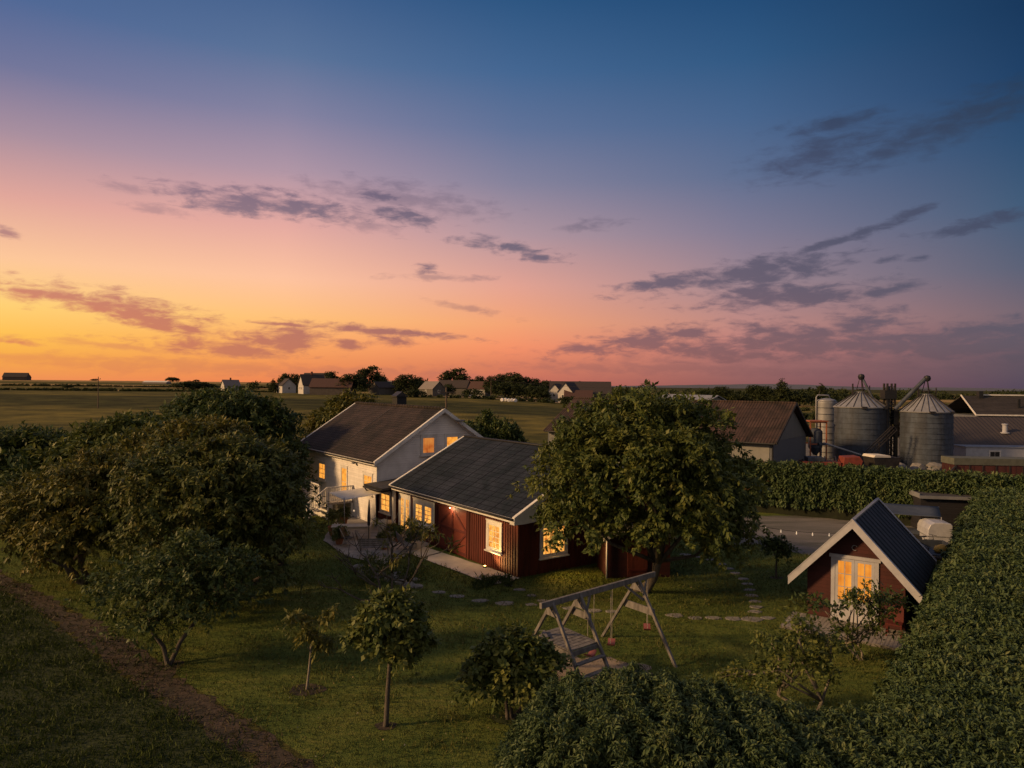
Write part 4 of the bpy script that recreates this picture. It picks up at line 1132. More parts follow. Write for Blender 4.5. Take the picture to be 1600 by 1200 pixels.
# double doors with their diagonal ledges
for y0, y1, flip in ((4.10, 5.44, 0), (5.46, 6.80, 1)):
    dm = MB(); dm.box(-.055, .0, y0, y1, .06, 2.40)
    dd = dm.build('door', REDDOOR, barn)
    br = MB()
    for z in (.18, 1.24, 2.28): br.box(-.085, -.054, y0 + .02, y1 - .02, z - .06, z + .06)
    a, b2 = (y0 + .06, y1 - .06) if flip else (y1 - .06, y0 + .06)
    br.bar((-.069, a, .24), (-.069, b2, 1.18), .1, .028, up=(1, 0, 0)); br.bar((-.069, b2, 1.30), (-.069, a, 2.22), .1, .028, up=(1, 0, 0))
    for y in (y0 + .03, y1 - .03): br.box(-.087, -.054, y - .03, y + .03, .08, 2.38)
    br.build('brace', REDBR, dd)
    hm = MB(); hm.tube([(-.10, 5.45 + (.1 if flip else -.1), 1.05), (-.10, 5.45 + (.1 if flip else -.1), 1.25)], .014, 6)
    hm.build('handle', BLACK, dd)
mb = MB(); mb.box(-.06, .0, 3.95, 4.09, 0, 2.5); mb.box(-.06, .0, 6.81, 6.95, 0, 2.5); mb.box(-.065, .0, 4.09, 6.81, 2.41, 2.5)
mb.build('door_frame', RED, barn)
window(barn, BL_, 9.95, 11.35, .08, 2.25, 2, 4, GLOW_BARN, casing=.09, leaves=2, sash=.13, sill=False, name='glazed_door')
# lamp over the doors
lamp = thing('wall_lamp', tuple(barn.matrix_basis @ Vector((0, 0, 0))), 0, 'small lit lamp under the eaves above the red barn doors', 'lamp')
lamp.location = (0.34 - .588 * 5.45 - .809 * .22, 31.0 + .809 * 5.45 - .588 * .22, 2.36); lamp.rotation_euler = (0, 0, TH)
MB().bar((.2, 0, .03), (0, 0, .09), .03, .03).lathe([(.015, .1), (.05, .09), (.11, .02), (.115, .0), (.1, .005), (.03, .075)], 14).build('lamp_shade', BLACK, lamp)
MB().lathe([(.002, -.055), (.03, -.045), (.042, -.015), (.03, .02), (.01, .03)], 12).build('bulb', LAMPGLOW, lamp, smooth=True)
def point(name, loc, power, color, r=.05):
    l = bpy.data.lights.new(name, 'POINT'); l.energy, l.color, l.shadow_soft_size = power, color, r
    o = bpy.data.objects.new(name, l); COL.objects.link(o); o.location = loc
    return o
def spot_l(name, loc, aim, power, color, ang, blend=.8, r=.06):
    l = bpy.data.lights.new(name, 'SPOT'); l.energy, l.color, l.shadow_soft_size, l.spot_size, l.spot_blend = power, color, r, rad(ang), blend
    o = bpy.data.objects.new(name, l); COL.objects.link(o); o.location = loc
    o.rotation_euler = (Vector(aim) - Vector(loc)).to_track_quat('-Z', 'Y').to_euler()
    return o
def bloc(x, y, z): return (0.34 + .809 * x - .588 * y, 31.0 + .588 * x + .809 * y, z)
AMB = (1.0, 0.76, 0.36)
point('door_lamp_light', bloc(-.24, 5.45, 2.24), 22, AMB, .04)
gl = thing('ground_lamp', bloc(-.30, 2.15, .05), TH, 'small round uplight on the concrete under the barn side window', 'lamp')
MB().lathe([(.09, 0), (.09, .05), (.07, .07), (.02, .07)], 14).build('lamp_body', BLACK, gl)
MB().lathe([(.055, .072), (.05, .085), (.005, .09)], 12).build('lens', LAMPGLOW, gl)
spot_l('ground_lamp_light', bloc(-.62, 1.75, .22), bloc(0, .85, 1.35), 230, (1.0, .62, .2), 125, 1.0, .03)
# unseen spot lamps added outside the barn windows in place of light from inside
spot_l('added_gable_window_spot', bloc(2.0, -.15, 1.9), bloc(2.2, -2.6, 0), 420, (1.0, .55, .16), 120, 1.0, .25)
spot_l('added_side_window_spot', bloc(-.15, 1.8, 1.7), bloc(-2.2, 1.8, 0), 22, (1.0, .5, .16), 140, 1.0, .25)
spot_l('added_french_window_spot', bloc(-.15, 8.6, 1.8), bloc(-2.5, 9.0, 0), 45, (1.0, .5, .16), 150, 1.0, .25)

# --- link building between barn and house
link = thing('link_building', bloc(-.25, 11.62, 0), TH, 'low red link with a flat dark roof between the barn and the white house', 'building')
MB().box(.0, 6.0, 0, 2.25, -.1, 2.42).build('wall', RED, link)
LK = Face('L', 0.0)
window(link, LK, .35, 1.75, .95, 2.2, 2, 3, GLOW_BARN, casing=.12, leaves=1)
mb = MB(); mb.prism([(-.75, -.1, 2.44), (-.75, 2.3, 2.44), (6.0, 2.3, 3.1), (6.0, -.1, 3.1)], (0, 0, .12)); mb.build('roof', FELT, link)
mb = MB(); mb.box(-.80, -.752, -.12, 2.32, 2.36, 2.57); mb.build('eaves_fascia', BLACK, link)
mb = MB(); mb.tube([(-.84, -.1, 2.42), (-.84, 2.3, 2.40)], .055, 8); mb.tube([(-.84, 2.2, 2.4), (-.7, 2.15, 2.2), (-.25, 2.1, 2.05), (-.06, 2.1, 1.9), (-.06, 2.1, 0)], .04, 8); mb.build('gutter', BLACK, link, smooth=True)
mb = MB(); mb.box(-.07, .08, -.1, .1, 0, 2.4); mb.build('corner_post', WHITE, link)

# --- the white house
house = thing('farmhouse', (-8.0, 42.0, 0), TH, 'white clapboard farmhouse with a brown tiled roof and lit windows', 'house')
HW, HL = 8.76, 12.9
hze, hzr, hov, ht = 3.86, 6.95, 0.35, 0.16
hh, hhr = hze + hov * (hzr - hze) / (HW / 2 + hov) - ht - .03, hzr - ht - .03
gable_walls(house, HW, 0, HL, hh, hhr, CLAP)
for (x0, y0) in ((-.025, -.025), (HW - .10, -.025), (-.025, HL - .1)): MB().box(x0, x0 + .125, y0, y0 + .125, 0, hh - .02).build('corner_board', WHITE, house)
gable_roof(house, HW, -0.42, HL + .4, hov, hze, hzr, ht, SHING)
bargeboards(house, HW, [(-0.46, 0.04), (HL + .44, .04)], hov, hze, hzr, 0.24, WHITE)
verge_caps(house, HW, (-.42, HL + .3), hov, hze, hzr, WHITE)
mb = MB(); mb.box(-hov - .04, -hov - .002, -.42, HL + .4, hze - ht - .05, hze - .03); mb.box(-hov, 0, -.42, HL + .4, hze - ht - .06, hze - ht - .03); mb.build('eaves_fascia', WHITE, house)
mb = MB()
for sgn in (-1, 1):
    m = HW / 2; xe = m + sgn * (m + hov)
    mb.prism([(xe, -.415, hze - ht - .02), (m, -.415, hzr - ht - .02), (m, -.415, hzr - ht - .05), (xe, -.415, hze - ht - .05)], (0, .41, 0))
mb.build('soffit', WHITE, house)
mb = MB(); mb.tube([(-hov - .09, -.4, hze - .08), (-hov - .09, HL + .35, hze - .1)], .05, 8); mb.build('gutter', BLACK, house, smooth=True)
mb = MB()
for i in range(34):
    y = -.40 + i * .4
    mb.tube([(HW / 2, y, hzr + .02), (HW / 2, y + .39, hzr + .035)], [.085, .10], 8)
mb.build('ridge_cap', SHING, house, smooth=True)
mb = MB(); ax = -hov; slh = (hzr - hze) / (HW / 2 + hov)
mb.prism([(.9, 6.4, hze + (.9 + hov) * slh + .004), (HW / 2 - .1, 6.4, hze + (HW / 2 - .1 + hov) * slh + .004), (HW / 2 - .1, 6.46, hze + (HW / 2 - .1 + hov) * slh + .004), (.9, 6.46, hze + (.9 + hov) * slh + .004)], (0, 0, .02)); mb.build('roof_flashing', FELT, house)
ch = MB(); ch.box(4.6, 5.35, 6.6, 7.35, 5.6, 7.55).box(4.52, 5.43, 6.52, 7.43, 7.55, 7.63)
chim = ch.build('chimney', BLACK, house)
MB().prism([(4.55, 6.55, 7.64), (5.4, 6.55, 7.64), (4.975, 6.55, 7.95)], (0, .85, 0)).build('chimney_hood', DARKSTEEL, chim)
HLf, HFf = Face('L', 0.0), Face('F', 0.0)
window(house, HLf, .55, 1.95, 1.72, 3.02, 2, 3, GLOW, casing=.12)
window(house, HLf, 8.1, 9.5, 1.72, 3.02, 2, 3, GLOW, casing=.12)
window(house, HFf, 2.9, 4.06, 4.05, 5.32, 1, 1, GLOW_RED, casing=.14)
window(house, HFf, 4.62, 5.78, 4.05, 5.32, 1, 1, GLOW, casing=.14)
window(house, HLf, 4.35, 5.45, 1.05, 3.1, 1, 2, GLOW, casing=.11, sill=False, name='glazed_door')
mb = MB(); mb.lathe([(.02, .1), (.14, .06), (.16, 0), (.05, -.01)], 12, (-.2, 3.0, 3.45)); mb.bar((0, 3.0, 3.5), (-.2, 3.0, 3.55), .03, .03); mb.build('wall_light', GALVROOF, house)
mb = MB(); mb.lathe([(.05, 0), (.3, .05), (.33, .09), (.3, .07)], 16, (5.4, -.62, 6.15)); mb.bar((5.2, -.45, 6.1), (5.4, -.6, 6.2), .04, .04); mb.build('satellite_dish', GALVROOF, house)

# --- house deck with steps and white railing
def hloc(x, y, z): return (-8.0 + .809 * x - .588 * y, 42.0 + .588 * x + .809 * y, z)
deck = thing('house_deck', hloc(0, 0, 0), TH, 'raised wooden deck with steps below the glazed door of the white house', 'deck')
mb = MB(); mb.box(-1.75, -.03, 3.4, 6.6, .92, 1.04)
for k in range(4): mb.box(-2.05 - k * .3, -1.76 - k * .3, 3.5, 4.7, .0 if k == 9 else .72 - k * .2, .80 - k * .2)
mb.build('decking', DECKWOOD, deck)
mb = MB()
for x in (-1.7, -.1):
    for y in (3.45, 6.5): mb.box(x - .05, x + .05, y - .05, y + .05, 0, .92)
mb.box(-1.7, -1.66, 3.5, 6.5, .0, .9)
mb.build('deck_post', WHITE, deck)
rail = thing('railing', hloc(0, 0, 0), TH, 'white baluster railing round the house deck and down its steps', 'railing')
mb = MB()
def rail_run(p, q, n):
    p, q = Vector(p), Vector(q)
    mb.bar(p + Vector((0, 0, .95)), q + Vector((0, 0, .95)), .07, .06)
    mb.bar(p + Vector((0, 0, .14)), q + Vector((0, 0, .14)), .05, .05)
    for i in range(n + 1):
        c = p.lerp(q, i / n)
        w = .09 if i in (0, n) else .035
        mb.box(c.x - w / 2, c.x + w / 2, c.y - w / 2, c.y + w / 2, c.z, c.z + (.99 if i in (0, n) else .93))
for nm, p, q, n in (('rail_panel', (-.08, 3.42, 1.045), (-1.72, 3.42, 1.045), 13), ('rail_panel', (-1.72, 4.8, 1.045), (-1.72, 6.55, 1.045), 12), ('stair_rail', (-1.8, 3.42, 1.0), (-3.0, 3.42, .16), 9)):
    mb = MB(); rail_run(p, q, n); mb.build(nm, WHITE, rail)

# --- awning of canvas and the paved patio
patio_px = [(505, 846), (545, 872), (598, 884), (640, 868), (672, 852), (665, 838), (625, 812), (560, 806), (525, 812)]
sheet('patio', px(*patio_px), 0.06, surf('patio_slabs', (0.27, 0.25, 0.235), (0.18, 0.17, 0.16), 1.8, .9, bump=.5, bscale=8), .05, .6)
aw = thing('awning', bloc(-.3, 12.0, 0), TH, 'cream canvas awning stretched over the patio from the red link building', 'awning')
n1, n2 = 9, 9
vs = []
for i in range(n1):
    for j in range(n2):
        u, v = i / (n1 - 1), j / (n2 - 1)
        # u outward from the wall, v along it
        x = -.05 - 2.5 * u
        y = -.2 + (2.35) * v + .75 * u
        z = 2.32 - .25 * u - .20 * math.sin(math.pi * u) * math.sin(math.pi * v) - .12 * (1 - v) * u
        vs.append((x, y, z))
fs = [(i * n2 + j, i * n2 + j + 1, (i + 1) * n2 + j + 1, (i + 1) * n2 + j) for i in range(n1 - 1) for j in range(n2 - 1)]
o = MB().add(vs, fs).build('canvas', CLOTH, aw, smooth=True)
sm = o.modifiers.new('cloth_thickness', 'SOLIDIFY'); sm.thickness = .01
for y in (.55, 2.9): MB().tube([(-2.5, y, 0), (-2.55, y, 2.09)], .025, 8).build('awning_pole', GALVROOF, aw, smooth=True)
mb = MB(); mb.tube([(-.05, -.2, 2.34), (-.05, 2.15, 2.34)], .03, 8); mb.build('awning_rail', GALVROOF, aw, smooth=True)

def patio_item(name, px_, py_, rz, label, cat, group=None, z=.06):
    g = G(px_, py_, z)
    return thing(name, g, rz, label, cat, group)
t = patio_item('dining_table', 549, 842, rad(9), 'long pale wooden dining table on the patio in front of the canvas awning', 'table')
bevel(MB().box(-1.05, 1.05, -.42, .42, .70, .745).build('tabletop', PALEWOOD, t), .008)
for sx in (-1, 1):
    for sy in (-1, 1):
        MB().box(sx * .95 - .035, sx * .95 + .035, sy * .34 - .035, sy * .34 + .035, 0, .70).build('leg', PALEWOOD, t)
MB().box(-.91, .91, -.36, -.33, .6, .7).box(-.91, .91, .33, .36, .6, .7).build('apron', PALEWOOD, t)
t = patio_item('wicker_chair', 601, 834, TH + rad(150), 'pale tub shaped wicker chair by the link building wall', 'chair')
MB().lathe([(.36, 0), (.38, .08), (.40, .30), (.40, .36), (.30, .38)], 20).build('seat', WICKER, t, smooth=True)
vs, fs = [], []
for i in range(19):
    a = math.pi * (i / 18) - 0.0
    for r0, z in ((.40, .3), (.41, .62), (.36, .92), (.33, .92), (.36, .4)):
        vs.append((r0 * math.cos(a), r0 * math.sin(a), z - .12 * abs(math.cos(a)) * (z > .5)))
for i in range(18):
    for k in range(4): fs.append((i * 5 + k, (i + 1) * 5 + k, (i + 1) * 5 + k + 1, i * 5 + k + 1))
MB().add(vs, fs).build('backrest', WICKER, t, smooth=True)
bevel(MB().box(-.27, .27, -.28, .24, .38, .46).build('cushion', CLOTH, t), .03)
t = patio_item('folded_parasol', 576, 852, 0, 'closed dark parasol on a thin pole rising from its base on the patio', 'parasol')
MB().lathe([(.28, 0), (.28, .06), (.06, .1), (.04, .25), (.02, .25)], 18).build('base', STONE, t)
MB().tube([(0, 0, .05), (0, 0, 2.35)], .022, 8).build('pole', BLACK, t)
MB().lathe([(.02, 1.0), (.075, 1.05), (.085, 1.4), (.06, 1.9), (.03, 2.3), (.005, 2.42)], 10).build('canopy', surf('dark_parasol_cloth', (.035, .035, .04), None, 4, .9), t, smooth=True)
def bench(px_, py_, rz, label):
    t = patio_item('garden_bench', px_, py_, rz, label, 'bench', 'benches on the patio')
    mb = MB()
    for k in range(4): mb.box(-.75, .75, -.22 + k * .115, -.22 + k * .115 + .095, .42, .445)
    mb.build('seat', GREYWOOD, t)
    mb = MB()
    for k in range(4): mb.box(-.75, .75, .26 + k * .02, .28 + k * .02, .52 + k * .1, .60 + k * .1)
    mb.build('backrest', GREYWOOD, t)
    for sx in (-1, 1):
        x = sx * .66
        mb = MB(); mb.bar((x, -.22, 0), (x, .2, .42), .05, .05, (1, 0, 0)); mb.bar((x, .30, 0), (x, -.2, .42), .05, .05, (1, 0, 0)); mb.bar((x, .2, .40), (x, .33, .92), .05, .05, (1, 0, 0))
        mb.build('leg', GREYWOOD, t)
    return t
bench(633, 862, TH + rad(75), 'weathered slatted bench with crossed legs nearest the barn doors')
bench(585, 868, TH + rad(150), 'low slatted bench facing the dining table at the front edge of the patio')
def lounge(px_, py_, rz, label):
    t = patio_item('folding_chair', px_, py_, rz, label, 'chair', 'folding chairs on the patio')
    MB().box(-.24, .24, -.22, .22, .42, .45).build('seat', DARKSTEEL, t)
    mb = MB(); mb.prism([(-.24, .2, .46), (.24, .2, .46), (.24, .34, .95), (-.24, .34, .95)], (0, .025, 0)); mb.build('backrest', DARKSTEEL, t)
    for sx in (-.25, .25):
        MB().bar((sx, -.28, 0), (sx, .34, .94), .028, .028, (1, 0, 0)).build('leg', GALVROOF, t)
        MB().bar((sx, .3, 0), (sx, -.2, .45), .028, .028, (1, 0, 0)).build('leg', GALVROOF, t)
lounge(543, 853, rad(70), 'dark folding chair at the near side of the dining table')
lounge(566, 858, rad(100), 'dark folding chair between the dining table and the parasol')

def potted(px_, py_, r, h, mat, leaf, seed, label, name='potted_plant', big=1.0):
    g = G(px_, py_, .06)
    root = thing(name, g, 0, label, 'plant', 'plants on the patio')
    MB().lathe([(r * .7, 0), (r, h * .9), (r * 1.08, h * .9), (r * 1.08, h), (r * .9, h), (r * .85, h * .9)], 16).build('pot', mat, root)
    rng = np.random.default_rng(seed)
    R = r * 1.7 * big
    bp, C, O, T = crown_points(rng, [(0, 0, h + R * .7, R, R, R * .85)], 40, 5, 6, .07, floor=h * .8)
    P, D, U, L, W, tt = tufts(rng, C, O, T, 6, .13 * big, .05 * big, .2)
    leaf_object('foliage', leaf, P, D, U, L, W, tt, root)
    return root
potted(521, 836, .30, .5, TERRA, LEAF_GOLD, 81, 'large bushy potted plant at the left end of the patio', big=1.05)
potted(536, 822, .28, .5, TERRA, LEAF_DK, 82, 'dark bushy pot plant beneath the canvas awning', big=0.85)
potted(656, 838, .22, .35, WHITE, LEAF_GOLD, 83, 'pot of pale flowers beneath the wide barn window', big=1.1)
potted(622, 846, .2, .3, TERRA, LEAF_DK, 84, 'small potted herb before the glazed barn door', big=1.0)
for i, (a, b_) in enumerate([(536, 797), (553, 798)]):
    p = at(a, b_, 42.5)
    o = thing('garland_bulb', p, 0, ['left', 'right'][i] + ' hand glowing round bulb hanging in the shade below the awning', 'lamp', 'bulbs below the awning')
    MB().lathe([(.005, -.07), (.05, -.04), (.06, 0), (.045, .04), (.01, .06)], 12).build('globe', BULBGLOW, o, smooth=True)
    MB().tube([(0, 0, .05), (0, 0, 2.25 - p[2])], .006, 5).build('cord', BLACK, o)
potted(600, 858, .2, .3, TERRA, LEAF_GOLD, 85, 'small golden leaved potted plant behind the front bench', big=1.0)
potted(645, 858, .24, .28, WICKER, LEAF_DK, 86, 'leafy plant in a pale basket by the end of the crossed leg bench', big=1.0)
potted(530, 850, .22, .3, TERRA, LEAF_MAPLE, 87, 'low potted plant at the front left corner of the patio', big=1.0)
potted(612, 838, .17, .3, WHITE, LEAF_GOLD, 88, 'white pot with pale leaves right of the wicker chair', big=.8)
# flower bed edged with rocks in front of the patio
ROCKS = [(566, 893, .22), (577, 897, .28), (588, 902, .2), (598, 898, .26), (612, 905, .3), (626, 911, .24), (640, 915, .28), (652, 917, .22), (560, 886, .25), (606, 893, .2), (633, 903, .22), (621, 897, .18), (648, 907, .18), (584, 890, .2)]
WHERE = ['leftmost of the row', 'beside a low pale rock', 'smallest at the front', 'in the middle of the front row', 'broad and flat at the centre', 'right of the broad flat rock', 'near the stem of the bare shrub', 'rightmost of the row', 'next to the patio edge', 'behind the broad flat rock', 'behind the bare shrub stem', 'tucked low behind the others', 'at the right end of the back row', 'at the left end of the back row']
for i, (a, b_, r_) in enumerate(ROCKS):
    rng = np.random.default_rng(300 + i)
    import bmesh
    bm = bmesh.new(); bmesh.ops.create_icosphere(bm, subdivisions=2, radius=1)
    off = rng.uniform(0, 9, 3)
    for v in bm.verts:
        k = 1 + .18 * math.sin(v.co.x * 3 + off[0]) * math.sin(v.co.y * 4 + off[1]) + .12 * math.sin(v.co.z * 5 + off[2])
        v.co = Vector((v.co.x * r_ * 1.25, v.co.y * r_, v.co.z * r_ * .62)) * k
    me = bpy.data.meshes.new('rock'); bm.to_mesh(me); bm.free(); me.materials.append(STONE)
    o = bpy.data.objects.new('rock', me); COL.objects.link(o)
    o.location = G(a, b_, .02); o.rotation_euler = (0, 0, rng.uniform(0, 6))
    tag(o, 'pale garden rock edging the flower bed, ' + WHERE[i], 'rock', 'rocks round the flower bed')
rng = np.random.default_rng(88)
bedpts = np.array([G(rng.uniform(560, 662), rng.uniform(884, 916)) for _ in range(110)])
C = bedpts + np.stack([rng.normal(size=110) * .1, rng.normal(size=110) * .1, rng.uniform(.05, .55, 110)], 1)
P, D, U, L, W, tt = tufts(rng, C, np.tile([0, 0, 1.0], (110, 1)), rng.random(110), 14, .26, .04, .0)
o = leaf_object('flower_bed_plants', LEAF_MAPLE, P, D, U, L, W, tt); tag(o, 'green leafy border plants among the rocks before the patio', 'plants', kind='stuff')
rng = np.random.default_rng(89)
pts = np.array([G(a, b_) for a, b_ in zip(rng.uniform(740, 800, 60), 913 + rng.normal(size=60) * 4)])
C = pts + np.stack([np.zeros(60), np.zeros(60), rng.uniform(.0, .12, 60)], 1)
P, D, U, L, W, tt = tufts(rng, C, np.tile([0, 0, 1.0], (60, 1)), rng.random(60), 16, .24, .022, .0, fan=.5)
o = leaf_object('path_edge_grass', LEAF_DK, P, D, U, L, W, tt); tag(o, 'dark tall grass fringe along the edge of the concrete path', 'grass', kind='stuff')

# --- small wood shed behind the trunk of the big tree
ws = thing('wood_shed', (4.3, 31.1, 0), rad(6), 'small dark red shed half hidden behind the trunk of the big tree', 'shed')
gable_walls(ws, 2.85, 0, 2.1, 1.75, 2.3, REDX)
gable_roof(ws, 2.85, -.2, 2.2, .2, 1.80, 2.5, .08, BLACKROOF)
bargeboards(ws, 2.85, [(-.23, .03)], .2, 1.80, 2.5, .16, WHITE)
mb = MB(); mb.box(.9, 1.8, -.035, .0, .05, 1.7); wd = mb.build('door', RED, ws)
MB().box(.95, 1.75, -.055, -.034, .3, .4).box(.95, 1.75, -.055, -.034, 1.3, 1.4).build('brace', REDBR, wd)
mb = MB(); mb.tube([(-.05, -.06, 0), (-.05, -.06, 1.75)], .035, 8); mb.build('downpipe', WHITE, ws, smooth=True)

# --- the small garden house at the right
SH = rad(-35)
shed = thing('garden_shed', (12.07, 24.85, 0), SH, 'small steep roofed red garden shed with lit white double doors', 'shed')
def shift_tree(root, dx):
    for ch in root.children: ch.location.x += dx
SW, SL = 3.2, 5.4
sze, szr, sov, st = 1.52, 3.82, .52, .14
sh, shr = sze + sov * (szr - sze) / (SW / 2 + sov) - st - .04, szr - st - .05
gable_walls(shed, SW, .55, .55 + SL - .3, sh, shr, REDX)
gable_roof(shed, SW, 0, 6.05, sov, sze, szr, st, BLACKROOF)
mb = MB(); sl = (szr - sze) / (SW / 2 + sov)
for k in range(1, 11):
    y = k * .55
    for sgn in (-1, 1):
        xe = SW / 2 + sgn * (SW / 2 + sov)
        mb.prism([(xe, y - .012, sze + .004), (SW / 2, y - .012, szr + .004), (SW / 2, y + .012, szr + .004), (xe, y + .012, sze + .004)], (0, 0, .02))
mb.build('roof_seam', SEAM, shed)
bargeboards(shed, SW, [(-.04, .04), (6.05, .04)], sov, sze, szr, .30, SHADETRIM)
mb = MB()
for sgn in (-1, 1):
    m = SW / 2; xe = m + sgn * (m + sov + .04)
    mb.prism([(xe, -.05, sze + .035), (m, -.05, szr + .085), (m, -.05, szr + .045), (xe, -.05, sze - .005)], (0, .16, 0))
    mb.prism([(xe, 5.95, sze + .035), (m, 5.95, szr + .085), (m, 5.95, szr + .045), (xe, 5.95, sze - .005)], (0, .16, 0))
mb.build('verge_cap', SHADETRIM, shed)
mb = MB(); mb.box(SW / 2 - .06, SW / 2 + .06, -.02, 6.07, szr - .01, szr + .05); mb.build('ridge_cap', GALVROOF, shed)
SF = Face('F', .55)
mb = MB()
mb2 = mb
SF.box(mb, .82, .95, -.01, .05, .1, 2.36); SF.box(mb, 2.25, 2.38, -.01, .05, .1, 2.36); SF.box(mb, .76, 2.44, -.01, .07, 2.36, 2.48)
mb.build('door_frame', SHADETRIM, shed)
for a0, a1 in ((.955, 1.597), (1.603, 2.245)):
    mb = MB()
    SF.box(mb, a0, a0 + .10, -.01, .035, .1, 2.35); SF.box(mb, a1 - .10, a1, -.01, .035, .1, 2.35)
    SF.box(mb, a0 + .10, a1 - .10, -.01, .035, 2.25, 2.35); SF.box(mb, a0 + .10, a1 - .10, -.01, .033, .1, .86)
    x = (a0 + a1) / 2; SF.box(mb, x - .015, x + .015, -.01, .03, .86, 2.25)
    for z in (1.325, 1.79): SF.box(mb, a0 + .10, a1 - .10, -.01, .028, z - .013, z + .013)
    dr = mb.build('door', SHADETRIM, shed)
    mb = MB(); SF.box(mb, a0 + .10, a1 - .10, -.01, .012, .86, 2.25); mb.build('pane', GLOW_SHED, dr)
    mb = MB(); xh = a1 - .05 if a0 < 1.2 else a0 + .05
    mb.tube([SF.pt(xh, .04, 1.1), SF.pt(xh, .09, 1.1), SF.pt(xh + (-.1 if a0 < 1.2 else .1), .09, 1.1)], .011, 6); mb.build('handle', BLACK, dr)
mb = MB(); ring = [SF.pt(SW / 2 + .09 * math.cos(t), .03 + .01, 2.78 + .09 * math.sin(t)) for t in np.linspace(.7, 5.3, 12)]; mb.tube(ring, .013, 6); mb.build('horseshoe', GALVROOF, shed)
for ch in shed.children: ch.location.x -= SW / 2
for ch in shed.children: pass
sd = thing('shed_deck', (12.07, 24.85, 0), SH, 'low pale wooden deck in front of the garden shed doors', 'deck')
mb = MB(); mb.box(-2.05, 1.9, -1.35, .53, .02, .10); mb.build('decking', DECKWOOD, sd)
mb = MB(); mb.box(-2.07, 1.92, -1.38, -1.352, .0, .095); mb.box(-2.09, -2.052, -1.38, .53, .0, .095); mb.build('edge_board', GREYWOOD, sd)
gc = thing('garden_chair', tuple(Matrix.Translation((12.07, 24.85, .1)) @ Matrix.Rotation(SH, 4, 'Z') @ Vector((1.35, -.1, 0))), SH, 'dark red folded chair standing beside the shed doors', 'chair')
bevel(MB().box(-.25, .25, -.24, .2, .38, .44).build('seat', REDBR, gc), .01)
mb = MB(); mb.prism([(-.25, .18, .42), (.25, .18, .42), (.25, .32, .95), (-.25, .32, .95)], (0, .03, 0)); mb.build('backrest', REDBR, gc)
for sx in (-.22, .22):
    for y in (-.2, .17): MB().box(sx - .02, sx + .02, y - .02, y + .02, 0, .38).build('leg', REDBR, gc)

# --- string of bulbs by the gravel yard
p0 = G(1151, 853)
pp = thing('garland_post', p0, 0, 'short dark post at the gravel edge carrying the string of bulbs', 'post')
MB().lathe([(.05, 0), (.045, 1.28), (.06, 1.29), (.05, 1.33), (.005, 1.35)], 10).build('post', BLACK, pp)
sl_ = thing('string_lights', (p0[0], p0[1], 1.3), 0, 'thin cable with small hanging bulbs above the gravel yard', 'string lights')
e = Vector(at(1350, 833, 33.4)); s0 = Vector((p0[0], p0[1], 1.3))
cab = [s0.lerp(e, t) - Vector((0, 0, .22 * math.sin(math.pi * t))) - s0 for t in np.linspace(0, 1, 22)]
MB().tube(cab, .014, 5).build('cable', BLACK, sl_)
for k in range(1, 8):
    t = k / 8
    q = s0.lerp(e, t) - Vector((0, 0, .22 * math.sin(math.pi * t))) - s0
    bb = MB().lathe([(.004, -.17), (.03, -.145), (.036, -.11), (.02, -.075), (.018, -.0)], 10).build('bulb', BULBGLOW, sl_, smooth=True)
    bb.location = q

# ------------------------------------------------------------------ swing frame
BA, BM_, BR = Vector((1.13, 19.95, 0)), Vector((1.99, 20.7, 0)), Vector((4.03, 22.55, 0))
BZ = 2.32
sw = thing('climbing_frame', (BR.x, BR.y, 0), 0, 'weathered wooden swing frame with a climbing platform and ladder on the lawn', 'swing')
O = -BR
bd = (BR - BA).normalized()
fd = Vector((.6, -.8, 0))
e0 = BA - bd * .36; e1 = BR + bd * .98
mb = MB(); mb.bar(e0 + O + Vector((0, 0, BZ)), e1 + O + Vector((0, 0, BZ)), .10, .17); bevel(mb.build('beam', GREYWOOD, sw), .012)
def leg(ap, sgn, spread=1.6, up=.0):
    a = ap + O + Vector((0, 0, BZ - .02)) + bd * .10 + fd * sgn * .03
    f = ap + O + fd * sgn * spread + bd * .10; f.z = -.03
    bevel(MB().bar(a + (a - f).normalized() * .1, f, .088, .088, bd).build('leg', GREYWOOD, sw), .01)
    return a, f
feet = {}
for nm, ap in (('a', BA), ('m', BM_), ('r', BR)):
    for sgn in (1, -1): feet[nm, sgn] = leg(ap, sgn)
def along(nm, sgn, z):
    a, f = feet[nm, sgn]
    return a.lerp(f, (a.z - z) / (a.z - f.z))
def crossplank(nm, z, h, th=.035, off=.07):
    p, q = along(nm, 1, z), along(nm, -1, z)
    o_ = bd * off
    return MB().bar(p + o_, q + o_, th, h)
crossplank('r', 1.38, .22, .05, .08).build('brace', GREYWOOD, sw)
for nm in 'amr':
    mb = MB()
    p, q = along(nm, 1, 1.98), along(nm, -1, 1.98)
    c = (p + q) / 2; c.z = BZ - .12
    for o_ in (.072, -.10):
        mb.prism([p + bd * o_, q + bd * o_, c - (q - p).normalized() * -.02 + bd * o_], bd * .028)
    mb.build('gusset', GREYWOOD, sw)
crossplank('m', 1.75, .2, .05, .08).build('brace', GREYWOOD, sw)
# diagonal knee braces along the beam
mb = MB()
for ap, k in ((BR, -1), (BM_, 1), (BR, 1)):
    a = ap + O + bd * (.55 * k) + Vector((0, 0, BZ - .1)); b_ = ap + O + fd * .25 + Vector((0, 0, BZ - .62)) + bd * .1
    mb.bar(a, b_, .05, .07)
mb.build('knee_brace', GREYWOOD, sw)
